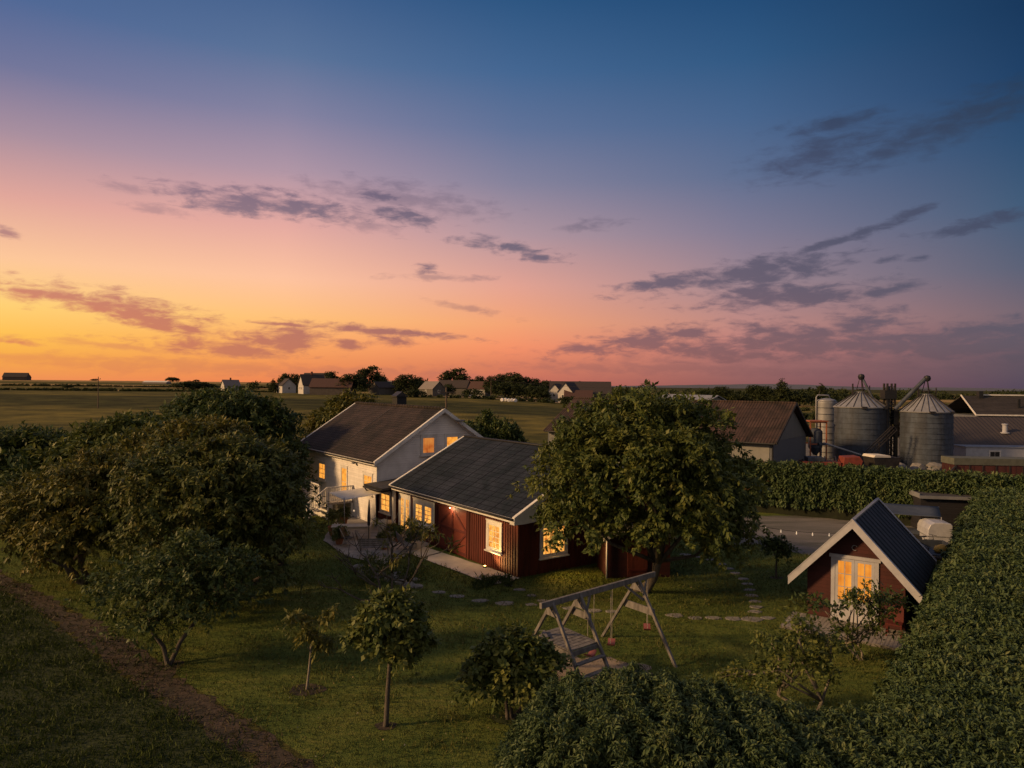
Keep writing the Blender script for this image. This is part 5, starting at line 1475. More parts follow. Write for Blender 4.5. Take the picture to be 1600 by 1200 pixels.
# platform
mb = MB()
pl = [along('a', 1, 1.16), along('m', 1, 1.16), along('m', -1, 1.16), along('a', -1, 1.16)]
for k in range(9):
    t0, t1 = k / 9 + .008, (k + 1) / 9 - .008
    p, q = pl[0].lerp(pl[3], t0), pl[1].lerp(pl[2], t0)
    p2, q2 = pl[0].lerp(pl[3], t1), pl[1].lerp(pl[2], t1)
    mb.prism([p, q, q2, p2], (0, 0, .03))
mb.build('platform', GREYWOOD, sw)
mb = MB(); mb.bar(pl[0] - Vector((0, 0, .08)), pl[3] - Vector((0, 0, .08)), .05, .13); mb.bar(pl[1] - Vector((0, 0, .08)), pl[2] - Vector((0, 0, .08)), .05, .13); mb.bar(pl[0] - Vector((0, 0, .08)), pl[1] - Vector((0, 0, .08)), .05, .13)
mb.build('platform_frame', GREYWOOD, sw)
for z in (.88, .58, .28):
    MB().bar(along('a', 1, z) + fd * .05, along('m', 1, z) + fd * .05, .16, .035).build('rung', GREYWOOD, sw)
b0 = pl[3].lerp(pl[2], .25); MB().bar(b0 + Vector((0, 0, .07)), pl[3].lerp(pl[0], .3) + Vector((0, 0, .07)), .22, .05).build('loose_plank', GREYWOOD, sw)
def swing(u0, base, z, label, tw):
    c = base + bd * u0
    root = thing('hanging_swing', (c.x, c.y, z), math.atan2(bd.y, bd.x) + tw, label, 'swing', 'red swing seats under the frame')
    vs, fs = [], []
    for i in range(9):
        t = i / 8 * 2 - 1
        for yy, dz in ((-.11, 0), (.11, 0), (.11, -.025), (-.11, -.025)):
            vs.append((t * .24, yy, .11 * t * t + dz))
    for i in range(8):
        for k in range(4): fs.append((i * 4 + k, i * 4 + (k + 1) % 4, (i + 1) * 4 + (k + 1) % 4, (i + 1) * 4 + k))
    fs += [(0, 1, 2, 3), (32, 35, 34, 33)]
    MB().add(vs, fs).build('seat', REDPLASTIC, root)
    for s in (-1, 1):
        MB().tube([(s * .24, 0, .1), (s * .245, 0, BZ - .08 - z)], .009, 5).build('rope', ROPE, root)
swing(.60, BM_, .42, 'red swing seat hanging closest to the ladder under the platform side', rad(20))
swing(1.55, BM_, .52, 'red swing seat hanging between the middle and right legs of the frame', rad(35))
swing(.62, BR, .58, 'red swing seat hanging from the beam end beyond the right legs', rad(40))

# ------------------------------------------------------------------ things behind the shed
def wheel(mb_parent, loc, r, w, axis='x'):
    mb = MB()
    mb.lathe([(r * .45, -w / 2), (r * .92, -w / 2), (r, -w / 3), (r, w / 3), (r * .92, w / 2), (r * .45, w / 2)], 20)
    mb.v = [((z, x, y) if axis == 'x' else (x, z, y)) for x, y, z in mb.v]
    o = mb.build('wheel', RUBBER, mb_parent); o.location = loc
    m2 = MB(); m2.lathe([(r * .44, -w / 2.4), (r * .44, w / 2.4)], 14); m2.v = [((z, x, y) if axis == 'x' else (x, z, y)) for x, y, z in m2.v]
    q = m2.build('rim', GALVROOF, o)
    return o
tx = at(1462, 847, 38)
tr = thing('cargo_trailer', (tx[0], 38, 0), rad(-12), 'white rounded box trailer parked behind the garden shed', 'trailer')
prof = [(-.85, .42), (-.88, 1.0), (-.86, 1.45), (-.70, 1.80), (-.40, 1.96), (.2, 1.98), (.72, 1.93), (.84, 1.80), (.86, .95), (.84, .42)]
o = bevel(MB().prism([(x, -.95, z) for x, z in prof], (0, 2.3, 0)).build('body', VANWHITE, tr), .06, 3)
MB().box(-.90, .90, -.97, -.952, .92, .98).box(-.885, -.862, -.95, 1.35, .88, .96).build('moulding', GALVROOF, tr)
MB().box(.865, .885, -.8, 1.2, .5, 1.75).build('rear_door', DARKSTEEL, tr)
for y in (-.75, .9): wheel(tr, (-.86, y, .3), .3, .18)
tr.scale = (.70, .72, .72)
MB().bar((-.3, -.95, .45), (0, -2.0, .45), .06, .08).bar((.3, -.95, .45), (0, -2.0, .45), .06, .08).build('drawbar', DARKSTEEL, tr)
bx_ = at(1470, 850, 36)
bk = thing('bicycle', (bx_[0] - .55, 36.2, 0), rad(15), 'dark bicycle leaning in front of the white trailer', 'bicycle')
for x in (-.5, .5):
    mb = MB(); ring = [(x + .33 * math.cos(t), 0, .34 + .33 * math.sin(t)) for t in np.linspace(0, 6.2832, 21)]; mb.tube(ring, .02, 6, cap=False); mb.build('wheel', RUBBER, bk, smooth=True)
mb = MB(); mb.tube([(-.5, 0, .34), (-.12, 0, .32), (.32, 0, .78), (-.2, 0, .80), (-.5, 0, .34)], .016, 6); mb.tube([(-.12, 0, .32), (-.24, 0, .92)], .016, 6); mb.tube([(.5, 0, .34), (.3, 0, .98)], .016, 6); mb.build('frame', BLACK, bk, smooth=True)
MB().tube([(.3, -.25, 1.0), (.3, .25, 1.0)], .014, 6).build('handlebar', BLACK, bk); MB().box(-.36, -.12, -.06, .06, .92, .97).build('saddle', BLACK, bk)
ut = at(1478, 870, 34.5)
u = thing('utility_trailer', (ut[0] - .2, 35.0, 0), rad(-10), 'open grey utility trailer half hidden by the hedge beside the shed roof', 'trailer')
MB().box(-.7, .7, -1.0, 1.0, .42, .48).box(-.72, -.68, -1, 1, .48, .82).box(.68, .72, -1, 1, .48, .82).box(-.68, .68, .97, 1.0, .48, .82).build('tray', GALV, u)
for x in (-.8, .8): wheel(u, (x, 0, .28), .28, .16)
sk = thing('yellow_sack', (ut[0] - .15, 34.6, .485), rad(20), 'yellow sack lying in the open utility trailer', 'sack')
rng = np.random.default_rng(5)
mb = MB(); mb.lathe([(.05, 0), (.30, .03), (.36, .16), (.30, .30), (.12, .38), (.03, .40)], 14); mb.v = [(x * 1.25, y * .8, z) for x, y, z in mb.v]; mb.build('sack', YELLOW, sk, smooth=True)
cx = at(1471, 812, 43)
cp = thing('carport', (cx[0], 42.0, 0), rad(-10), 'black boarded open shed with a pale roof rim in the hedge corner', 'shed')
MB().box(-1.75, 1.75, -.1, 1.6, 0, 2.05).build('wall', DARKSHED, cp)
mb = MB(); mb.prism([(-1.85, -.3, 2.06), (1.85, -.3, 2.06), (1.85, 1.7, 2.22), (-1.85, 1.7, 2.22)], (0, 0, .07)); mb.build('roof', FELT, cp)
MB().box(-1.9, 1.9, -.34, -.305, 1.98, 2.16).box(-1.90, -1.86, -.3, 1.7, 2.0, 2.28).box(1.86, 1.90, -.3, 1.7, 2.0, 2.28).box(-1.86, 1.86, 1.66, 1.70, 2.22, 2.32).build('roof_rim', GALVROOF, cp)
tn = at(1415, 806, 40)
tt_ = thing('tarpaulin', (tn[0], 40.0, 0), rad(-15), 'blue grey tarpaulin canopy stretched behind the shed ridge', 'canopy')
vs = []
for i in range(7):
    for j in range(7):
        uu, vv = i / 6, j / 6
        vs.append((-1.6 + 3.0 * uu + .5 * vv, -1.0 + 2.2 * vv - .4 * uu, 1.55 + .25 * vv - .15 * math.sin(math.pi * uu) * math.sin(math.pi * vv)))
o = MB().add(vs, [(i * 7 + j, i * 7 + j + 1, (i + 1) * 7 + j + 1, (i + 1) * 7 + j) for i in range(6) for j in range(6)]).build('canvas', NAVY, tt_, smooth=True)
o.modifiers.new('cloth_thickness', 'SOLIDIFY').thickness = .015
mb = MB()
for i in (0, 42, 6, 48): mb.tube([(vs[i][0], vs[i][1], 0), vs[i]], .03, 6)
mb.build('tarp_pole', GALVROOF, tt_)
ct = at(1425, 822, 39)
t = thing('boat_trailer', (ct[0], 39.2, 0), rad(70), 'low grey boat trailer frame beside the white box trailer', 'trailer')
MB().bar((-.5, -1.6, .45), (-.5, 1.4, .45), .07, .09).bar((.5, -1.6, .45), (.5, 1.4, .45), .07, .09).bar((-.6, 0, .42), (.6, 0, .42), .07, .07).bar((-.5, 1.2, .5), (.5, 1.2, .5), .07, .07).build('frame', GALVROOF, t)
MB().box(-.42, .42, -1.3, 1.2, .52, .70).build('hull_cradle', GALV, t)
for x in (-.72, .72): wheel(t, (x, -.2, .28), .28, .16)

# ------------------------------------------------------------------ the farm behind the hedge
FB = rad(math.degrees(math.atan2(.77, .62)))
fx = at(1206, 690, 68)
fb = thing('farm_building', (fx[0], 68, 0), math.atan2(.80, .60), 'long grey farm building with a brown ribbed roof beyond the far hedge', 'farm building')
gable_walls(fb, 12.4, 0, 26, 3.35, 6.75, GREYSHEET)
mb = MB(); mb.box(-.06, .0, .2, 25.8, -.1, 3.2); mb.build('plaster_wall', PLASTER, fb)
gable_roof(fb, 12.4, -.6, 26.3, .6, 3.2, 6.95, .14, RIBROOF)
mb = MB()
mb.prism([(.05, -.05, 3.30), (12.35, -.05, 3.30), (6.2, -.05, 6.62)], (0, .04, 0)); mb.build('gable_panel', boards('grey_gable_boards', (.15, .155, .155), (.12, .125, .125), 0, .25, .015), fb)
mb = MB(); mb.tube([(-.7, -.5, 3.1), (-.7, 26, 3.08)], .08, 6); mb.tube([(-.1, -.12, 3.0), (-.1, -.12, 0)], .06, 6); mb.build('gutter', BLACK, fb)
mb = MB(); mb.tube([(6.2, -.6, 6.96), (6.2, 26.3, 6.96)], .12, 6); mb.build('ridge_cap', RIBROOF, fb)
mb = MB()
for sgn in (-1, 1):
    xe = 6.2 + sgn * 6.8
    mb.prism([(xe, -.66, 3.26), (6.2, -.66, 7.02), (6.2, -.66, 6.76), (xe, -.66, 3.0)], (0, .05, 0))
mb.build('bargeboard', DARKSTEEL, fb)
px2 = at(1120, 617, 105)
gb = thing('pale_roofed_barn', (px2[0] - 5, 105, 0), rad(20), 'pale roofed barn showing just over the ribbed roof ridge behind the big tree', 'barn')
gable_walls(gb, 12, 0, 14, 4.2, 7.0, PLASTER); gable_roof(gb, 12, -.4, 14.4, .5, 4.1, 7.25, .12, GALVROOF)

def silo(name, px_, Y, r, rim, apex, label, ribs=11, cone=True):
    X = at(px_, 690, Y)[0]
    root = thing(name, (X, Y, 0), 0, label, 'silo', 'steel silos at the farm')
    prof = []
    z = 0.0
    nb = int(rim / .11)
    for i in range(nb + 1):
        zz = rim * i / nb
        prof.append((r + (.012 if i % 2 else -.012), zz))
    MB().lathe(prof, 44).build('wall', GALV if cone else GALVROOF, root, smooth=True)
    mb = MB()
    for k in range(1, ribs):
        zz = rim * k / ribs
        mb.lathe([(r + .01, zz - .03), (r + .05, zz - .03), (r + .05, zz + .03), (r + .01, zz + .03)], 44)
    mb.build('hoop', GALV, root)
    if cone:
        n = 44
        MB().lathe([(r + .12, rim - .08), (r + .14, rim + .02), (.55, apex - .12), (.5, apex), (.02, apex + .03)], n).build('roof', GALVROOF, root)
        mb = MB()
        for k in range(22):
            a = 2 * math.pi * k / 22
            mb.bar(((r + .1) * math.cos(a), (r + .1) * math.sin(a), rim + .06), (.5 * math.cos(a), .5 * math.sin(a), apex - .04), .05, .09)
        mb.build('roof_rib', DARKSTEEL, root)
        mb = MB()
        for k in range(3): 
            a = -1.9 + k * .9
            mb.box((r + .05) * math.cos(a) - .25, (r + .05) * math.cos(a) + .25, (r + .05) * math.sin(a) - .2, (r + .05) * math.sin(a) + .2, rim - .15, rim + .1)
        mb.build('hatch', DARKSTEEL, root)
    else:
        MB().lathe([(r, rim), (r * .8, rim + .22), (r * .3, rim + .38), (.02, rim + .40)], 32).build('roof', GALVROOF, root, smooth=True)
        MB().tube([(-r - .15, -.2, 0), (-r - .15, -.2, rim + .5), (-r, -.2, rim + .75), (.2, 0, rim + .75), (.4, 0, rim + .35)], .09, 8).build('filler_pipe', GALVROOF, root, smooth=True)
    return root, X
s1, X1 = silo('silo', 1344, 79, 2.7, 6.45, 8.15, 'corrugated steel silo left of the lattice elevator tower')
s2, X2 = silo('silo', 1447, 76, 2.5, 6.1, 8.0, 'corrugated steel silo right of the lattice elevator tower')
s3, X3 = silo('silo', 1291, 86, 1.2, 6.9, 7.4, 'small narrow warm lit silo behind the farm building gable', 9, cone=False)
# gantry heads on the roofs
for root, ap, sg in ((s1, 8.15, 1), (s2, 8.0, -1)):
    mb = MB()
    for a in (.4, 2.5, 4.6): mb.bar((.5 * math.cos(a), .5 * math.sin(a), ap - .1), (.12 * math.cos(a), .12 * math.sin(a), ap + 1.5), .07, .07)
    mb.bar((-.9, 0, ap - .3), (-.9, 0, ap + .9), .12, .12)
    mb.box(-.35, .35, -.3, .3, ap + .2, ap + .3)
    mb.bar((-1.0, -.4, ap + .5), (.3, -.4, ap + .5), .04, .04); mb.bar((-1.0, -.4, ap - .3), (-1.0, -.4, ap + .5), .04, .04); mb.bar((.9, -.2, ap - .4), (.9, -.2, ap + .7), .08, .08)
    mb.build('roof_gantry', DARKSTEEL, root)
    h = MB(); h.lathe([(.05, -.34), (.3, -.2), (.36, .05), (.28, .28), (.05, .36)], 12); h.build('spout_head', BLACK, root).location = (.05, 0, ap + 1.65)
tw = thing('elevator_tower', (at(1389, 690, 77.5)[0], 77.5, 0), 0, 'tall dark lattice grain elevator tower standing between the two steel silos', 'tower')
mb = MB()
TH_ = 9.1
for x in (-.42, .42):
    for y in (-.35, .35): mb.bar((x, y, 0), (x, y, TH_), .17, .17)
z = .4
while z < TH_ - .5:
    for y in (-.35, .35):
        mb.bar((-.42, y, z), (.42, y, z), .07, .07); mb.bar((-.42, y, z), (.42, y, z + .85), .05, .05)
    for x in (-.42, .42): mb.bar((x, -.35, z), (x, .35, z + .85), .05, .05)
    z += .85
mb.build('lattice', DARKSTEEL, tw)
MB().box(-.30, -.04, -.2, .2, 0, TH_ - .3).build('elevator_leg', GALV, tw)
MB().box(-.75, .55, -.5, .5, TH_ - 1.7, TH_ - .75).box(-.9, .9, -.7, -.45, TH_ - 2.6, TH_ - 2.5).box(.2, .75, -.6, .1, 4.6, 6.2).box(.35, .7, -.5, -.2, 0, 4.6).build('elevator_head', BLACK, tw)
def pipe(name, p, q, r, label, mat=GALV, cat='pipe'):
    p, q = Vector(p), Vector(q)
    o = MB().tube([p - p, q - p], r, 10).build(name, mat, loc=p)
    return tag(o, label, cat)
pipe('grain_pipe', (X1 + .15, 79, 9.75), (at(1384, 690, 77)[0] - .2, 77.0, 5.0), .13, 'thin grain pipe sloping down from the left silo head to the tower')
pipe('grain_pipe', (X2 - .2, 76, 9.6), (at(1398, 690, 76.6)[0], 76.6, 6.3), .22, 'thick grain pipe sloping from the right silo head down to the tower')
cvx = thing('conveyor', (at(1350, 712, 74)[0], 74, 0), 0, 'long slanting lattice conveyor rising in front of the left silo', 'conveyor')
mb = MB()
for dy in (-.25, .25):
    mb.bar((-1.0, dy, .6), (3.0, dy, 4.6), .09, .09); mb.bar((-.6, dy, .3), (3.3, dy, 4.2), .07, .07)
for k in range(9):
    t = k / 8; mb.bar((-1.0 + 4 * t, -.25, .6 + 4 * t), (-.6 + 3.9 * t, -.25, .3 + 3.9 * t), .05, .05)
mb.bar((-.2, 0, 0), (-.2, 0, 1.2), .1, .1); mb.bar((1.6, 0, 0), (1.6, 0, 2.9), .1, .1)
mb.build('conveyor_frame', DARKSTEEL, cvx)
aug = thing('auger', (at(1286, 700, 76)[0], 76, 0), 0, 'thin steel auger tube slanting down past the foot of the left silo', 'auger')
MB().tube([(0, 0, 2.6), (6.2, -3, .5)], .11, 10).build('tube', GALVROOF, aug); MB().bar((3.2, -1.4, 0), (3.2, -1.4, 1.5), .09, .09).box(-.5, .2, -.3, .3, 2.35, 2.6).bar((-.2, 0, 0), (-.2, 0, 2.4), .12, .12).build('auger_stand', GALV, aug)
hp = thing('feed_hopper', (at(1274, 680, 80)[0], 80, 0), 0, 'small feed hopper under a rusty red steel frame beside the narrow silo', 'hopper')
MB().lathe([(.2, .9), (.75, 1.8), (.75, 3.6), (.5, 3.9), (.05, 4.0)], 20).build('hopper', GALV, hp)
mb = MB()
for x in (-.9, .9):
    for y in (-.8, .8): mb.bar((x, y, 0), (x, y, 4.7), .12, .12)
for z in (2.2, 4.65): mb.bar((-.9, -.8, z), (.9, -.8, z), .14, .14); mb.bar((-.9, .8, z), (.9, .8, z), .14, .14)
mb.box(-1.05, 1.05, -.95, .95, 4.72, 4.84)
mb.build('frame', surf('rusty_orange_steel', (.34, .11, .05), (.22, .075, .04), 3, .7), hp)
rm = thing('red_harrow', (at(1300, 722, 69)[0], 69, 0), rad(-8), 'folded red farm machine standing behind the far hedge', 'farm machine')
bevel(MB().box(-2.9, .6, -.9, .9, .8, 1.35).build('frame', REDMETAL, rm), .04)
bevel(MB().prism([(.7, -.9, .9), (2.4, -.9, .9), (2.6, -.9, 1.5), (2.3, -.9, 1.95), (.9, -.9, 1.85)], (0, 1.8, 0)).build('hopper', REDMETAL, rm), .05)
mb = MB()
for k in range(7): mb.bar((-2.8 + k * .5, -.7, 1.35), (-2.5 + k * .5, .7, 1.75), .08, .08)
mb.bar((-3.6, 0, .9), (-2.6, 0, 1.5), .16, .16); mb.build('tines', DARKSTEEL, rm)
MB().box(-2.4, -.9, -.7, .8, 1.37, 1.75).build('cover', GALV, rm)
for x in (-1.6, 1.5): wheel(rm, (x, -1.05, .5), .5, .3, 'y')
tb = thing('tipping_trailer', (at(1377, 724, 70)[0], 70, 0), rad(5), 'dark sided tipping trailer with a pale tarp beside the red machine', 'trailer')
MB().prism([(-1.1, -.9, .8), (1.2, -.9, .8), (1.45, -.9, 1.75), (-1.35, -.9, 1.75)], (0, 1.9, 0)).build('tipper_body', DARKSTEEL, tb)
MB().prism([(-1.38, -.95, 1.76), (.4, -.95, 1.76), (.3, -.95, 1.95), (-1.2, -.95, 1.98)], (0, 2.0, 0)).build('tarp', CLOTH, tb)
for x in (-.6, .6): wheel(tb, (x, -.98, .45), .45, .28, 'y')
for i, (a, s_, lab) in enumerate([(1397, .55, 'dark round boulder beside the tipping trailer behind the hedge'), (1414, .75, 'pale boulder, widest in the heap before the right silo'), (1428, .6, 'boulder in the middle of the heap before the right silo'),
                                 (1443, .7, 'brownish boulder next to the middle of the heap before the right silo'), (1457, .5, 'smallest boulder of the heap before the right silo'), (1470, .8, 'mossy boulder at the right end of the heap before the right silo')]):
    import bmesh
    bm = bmesh.new(); bmesh.ops.create_icosphere(bm, subdivisions=2, radius=1)
    for v in bm.verts:
        k = 1 + .15 * math.sin(v.co.x * 3 + i) * math.sin(v.co.y * 4 + i * 2) + .1 * math.sin(v.co.z * 5 + i)
        v.co = Vector((v.co.x * s_ * 1.1, v.co.y * s_, v.co.z * s_ * .8)) * k
    me = bpy.data.meshes.new('boulder'); bm.to_mesh(me); bm.free(); me.materials.append(STONE)
    o = bpy.data.objects.new('boulder', me); COL.objects.link(o); o.location = (at(a, 730, 71)[0], 71 + (i % 2), s_ * .5)
    tag(o, lab, 'boulder', 'boulder heap by the silo')
rc = thing('red_trailer', (at(1546, 735, 64)[0], 64, 0), rad(-4), 'long rusty red slatted farm trailer with a grey green cover', 'trailer')
MB().box(-3.6, 6, -1, 1.1, .55, 1.75).build('trailer_body', RUSTRED, rc)
MB().box(-3.65, 6.05, -1.06, 1.16, 1.76, 2.35).build('cover', OLIVE, rc)
mb = MB()
for k in range(9): mb.box(-3.5 + k * 1.15, -3.42 + k * 1.15, -1.05, -1.002, .5, 1.75)
mb.bar((-4.6, -1.1, .4), (-3.5, -1.1, 1.7), .12, .12); mb.build('stake', DARKSTEEL, rc)
for x in (-1.5, 3): wheel(rc, (x, -1.15, .45), .45, .28, 'y')
wc = thing('site_cabin', (at(1560, 715, 76)[0], 76, 0), rad(-3), 'white flat roofed site cabin with one small window behind the red trailer', 'cabin')
MB().box(-3.4, 6, 0, 2.6, .0, 2.25).build('wall', VANWHITE, wc)
MB().box(-3.5, 6.1, -.1, 2.7, 2.255, 2.36).build('roof', GALVROOF, wc)
window(wc, Face('F', 0), -1.0, .25, 1.0, 1.95, 2, 1, DARKGLASS, casing=.08, sill=True)
lb = thing('long_barn', (at(1484, 692, 81)[0] - 2, 81, 0), rad(-7), 'long low barn with a grey brown ribbed roof right of the silos', 'barn')
MB().box(0, 34, 0, 12, 0, 2.2).build('wall', GREYSHEET, lb)
mb = MB(); mb.add([(-.5, -.5, 2.2), (34, -.5, 2.2), (34, 6, 5.2), (-.5, 6, 5.2), (34, 12.5, 2.2), (-.5, 12.5, 2.2)], [(0, 1, 2, 3), (3, 2, 4, 5)])
lr = mb.build('roof', None or boards('ribbed_roof_sheet', (.058, .046, .042), (.044, .036, .034), 0, .45, .06, .75), lb); lr.modifiers.new('sheet', 'SOLIDIFY').thickness = .08
MB().lathe([(.5, 0), (.5, .12), (.26, .14), (.26, 1.0), (.34, 1.0), (.34, 1.12), (.02, 1.15)], 16).build('vent', VANWHITE, lb).location = (9.0, 2.4, 3.45)
MB().box(1, 33, -.06, -.0, 1.2, 1.75).build('window_strip', DARKGLASS, lb)
hb = thing('high_barn', (at(1526, 640, 101)[0], 101, 0), rad(-5), 'higher dark barn with white verges rising behind the long low barn', 'barn')
MB().box(0, 20, 0, 10, 0, 4.8).build('wall', GREYSHEET, hb)
mb = MB(); mb.add([(-.3, -.4, 4.9), (20, -.4, 4.9), (20, 5, 7.6), (.5, 5, 7.6), (20, 10.4, 4.9), (-.3, 10.4, 4.9)], [(0, 1, 2, 3), (3, 2, 4, 5)])
mb.build('roof', RIBGREY, hb).modifiers.new('sheet', 'SOLIDIFY').thickness = .1
mb = MB(); mb.bar((-.35, -.45, 4.95), (.45, 5, 7.68), .12, .18); mb.bar((-.4, -.5, 4.92), (20, -.5, 4.92), .1, .2); mb.bar((3.2, 5, 7.75), (20, 5, 7.75), .25, .2); mb.build('verge', WHITE, hb)
MB().box(2.6, 3.2, 4.2, 4.9, 6.8, 8.3).build('chimney', BLACK, hb)
MB().box(6.6, 6.9, 1.6, 1.8, 5.9, 7.2).build('roof_ladder', BLACK, hb)

# ------------------------------------------------------------------ poles
def pole(px_, pyb, Y, h, label, arm=.9):
    X = at(px_, pyb, Y)[0]
    root = thing('utility_pole', (X, Y, zg(X, Y)), rad(20), label, 'pole', 'wooden power poles in the fields')
    MB().lathe([(.14, -.2), (.12, h * .5), (.10, h), (.005, h + .02)], 8).build('post', POLEWOOD, root)
    mb = MB(); mb.bar((-arm, 0, h - .5), (arm, 0, h - .5), .1, .12); mb.build('crossarm', POLEWOOD, root)
    mb = MB()
    for x in (-arm * .9, 0, arm * .9): mb.lathe([(.03, 0), (.06, .08), (.05, .2), (.01, .24)], 8, (x, 0, h - .44 if x else h))
    mb.build('insulator', BLACK, root)
    return root
pole(697, 642, 80, 8.1, 'wooden power pole rising behind the white house gable')
pole(153, 643, 195, 8.6, 'lone wooden power pole in the open field at the left', .6)
pole(767, 622, 285, 8.4, 'distant power pole in front of the village trees', 1.0)
wx0 = Vector(at(760, 610, 284)); 
cb = MB(); cpts = []
for t in np.linspace(0, 1, 18):
    p = Vector((at(767, 600, 285)[0], 285, zg(-9, 285) + 7.9)).lerp(Vector((62, 252, 8.0)), t); p.z -= 1.3 * math.sin(math.pi * t); cpts.append(p)
o = cb.tube([p - cpts[0] for p in cpts], .05, 5).build('power_cable', DARKSTEEL, loc=cpts[0]); tag(o, 'power cable sagging from the village pole towards the white double gabled house', 'cable')

# ------------------------------------------------------------------ village
def cottage(name, px_, Y, W, L, h, hr, rz, wm, rm_, label, cat='house', wins=0, chimney=False, ov=.35, face='F', base=None):
    X = at(px_, 605, Y)[0]
    root = thing(name, (X, Y, (zg(X, Y) if base is None else base)), rad(rz), label, cat, 'distant village and farm houses')
    gable_walls(root, W, 0, L, h, hr, wm)
    sl = (hr - h) / (W / 2)
    gable_roof(root, W, -.4, L + .4, ov, h - ov * sl + .3, hr + .3, .22, rm_)
    for k in range(wins):
        x = W * (k + 1) / (wins + 1)
        window(root, Face('F', 0), x - .6, x + .6, h * .45, h * .45 + 1.3, 2, 2, DARKGLASS, casing=.12, sill=False)
        y = L * (k + 1) / (wins + 1)
        window(root, Face('L', 0), y - .6, y + .6, h * .45, h * .45 + 1.3, 2, 2, DARKGLASS, casing=.12, sill=False)
    if chimney: MB().box(W / 2 - .4, W / 2 + .4, L * .45, L * .45 + .8, hr - .5, hr + 1.5).build('chimney', surf('brick_stack', (.2, .07, .05), None, 4, .8) if 'brick_stack' not in bpy.data.materials else bpy.data.materials['brick_stack'], root)
    return root
WALLW, WALLD = surf('far_white_wall', (.46, .44, .42), (.38, .36, .35), 1, .8), surf('far_dark_wall', (.09, .075, .065), (.06, .05, .045), 1, .85)
WALLG = surf('far_grey_wall', (.11, .10, .09), (.085, .078, .07), 1, .85)
RFB, RFR, RFP = surf('far_brown_roof', (.05, .038, .034), (.038, .03, .028), 1.5, .8), surf('far_red_roof', (.075, .038, .03), (.06, .032, .026), 1.5, .8), surf('far_pale_roof', (.19, .16, .145), (.15, .13, .12), 1.5, .8)
cottage('farmhouse', 441, 330, 6.5, 9, 3.6, 6.6, 35, WALLW, RFB, 'small white gabled wing at the left end of the village', wins=1)
cottage('farmhouse', 466, 322, 8.5, 10, 4.0, 8.6, -58, WALLW, RFB, 'white farmhouse with two dark windows and a brown roof left of the long hall', wins=2, chimney=True)
cottage('barn', 512, 345, 10, 14, 5.2, 9.6, 82, WALLD, RFB, 'large dark roofed barn behind the white farmhouse at the left of the village', 'barn')
cottage('long_hall', 548, 305, 9, 18, 3.4, 6.9, 88, WALLD, RFR, 'long low hall with a red brown roof at the left of the village', 'barn')
cottage('grey_shed', 577, 320, 6.2, 10, 3.2, 5.6, -35, WALLG, RFB, 'plain grey shed beside the tallest village tree', 'shed')
cottage('village_house', 606, 345, 7, 9, 3.0, 6.2, 70, WALLG, RFP, 'low pale roofed house between the two round village trees', wins=1)
cottage('village_house', 676, 300, 6.4, 11, 3.2, 6.2, 38, WALLG, RFP, 'grey gabled house with a pale roof beside the village road', wins=1)
cottage('village_house', 728, 318, 8, 14, 3.6, 6.8, 75, WALLG, RFB, 'dark long roofed house right of the big round topped tree', wins=1)
cottage('village_house', 758, 312, 6.5, 8, 3.6, 6.6, 68, WALLW, RFR, 'white house with a reddish roof left of the dark grove', wins=2)
wh = cottage('white_house', 872, 292, 6.4, 9, 4.4, 8.1, -28, WALLW, RFB, 'white double gabled house with dark windows in front of the great barn', wins=2)
cottage('white_house', 856, 300, 5.6, 8, 4.2, 7.2, -20, WALLW, RFB, 'narrow white wing left of the double gabled house', wins=1)
cottage('great_barn', 955, 300, 14, 26, 4.6, 9.6, 86, WALLD, RFB, 'great dark roofed barn behind the double gabled house', 'barn')
cottage('lean_to_barn', 925, 286, 7, 11, 3.0, 5.6, 84, WALLD, RFR, 'lower red brown roofed barn in front of the great dark barn', 'barn')
cottage('far_house', 345, 420, 7, 9, 2.6, 6.0, -50, WALLW, RFP, 'lone white house half sunk behind the left trees', wins=1, chimney=True)
cottage('far_farm', 10, 880, 12, 26, 4, 9, -75, WALLD, RFB, 'dark farmstead on the far left horizon', 'farm')
cottage('far_barn', 36, 890, 8, 9, 3.0, 6, -75, WALLD, RFB, 'low dark outbuilding right of the far left farmstead', 'barn')
gh = at(241, 597, 700)
g_ = thing('greenhouse', (gh[0], 700, zg(gh[0], 700)), rad(-8), 'long pale greenhouse far out in the left fields', 'greenhouse', None)
MB().box(-13, 13, 0, 8, 0, 1.6).build('wall', RFP, g_); MB().prism([(-13, 0, 1.61), (-13, 4, 3.0), (-13, 8, 1.61)], (26, 0, 0)).build('roof', CLOTH, g_)
WALLS_L = ['leftmost of the row', 'second from the left', 'middle one of the row', 'second from the right', 'rightmost of the row']
for i, (a, dy) in enumerate([(785, 0), (790, 2), (795, -1), (800, 1), (805, 0)]):
    Y = 268 + dy; X = at(a, 627, Y)[0]
    mb = MB(); mb.lathe([(.02, -.6), (.55, -.6), (.68, -.5), (.68, .5), (.55, .6), (.02, .6)], 16); mb.v = [(z, y, x) for x, y, z in mb.v]
    o = mb.build('wrapped_bale', BALE, smooth=False, loc=(X, Y, zg(X, Y) + .66)); o.rotation_euler = (0, 0, rad(70 + i * 9))
    tag(o, 'white wrapped hay bale at the meadow edge, ' + WALLS_L[i], 'bale', 'white wrapped bales')

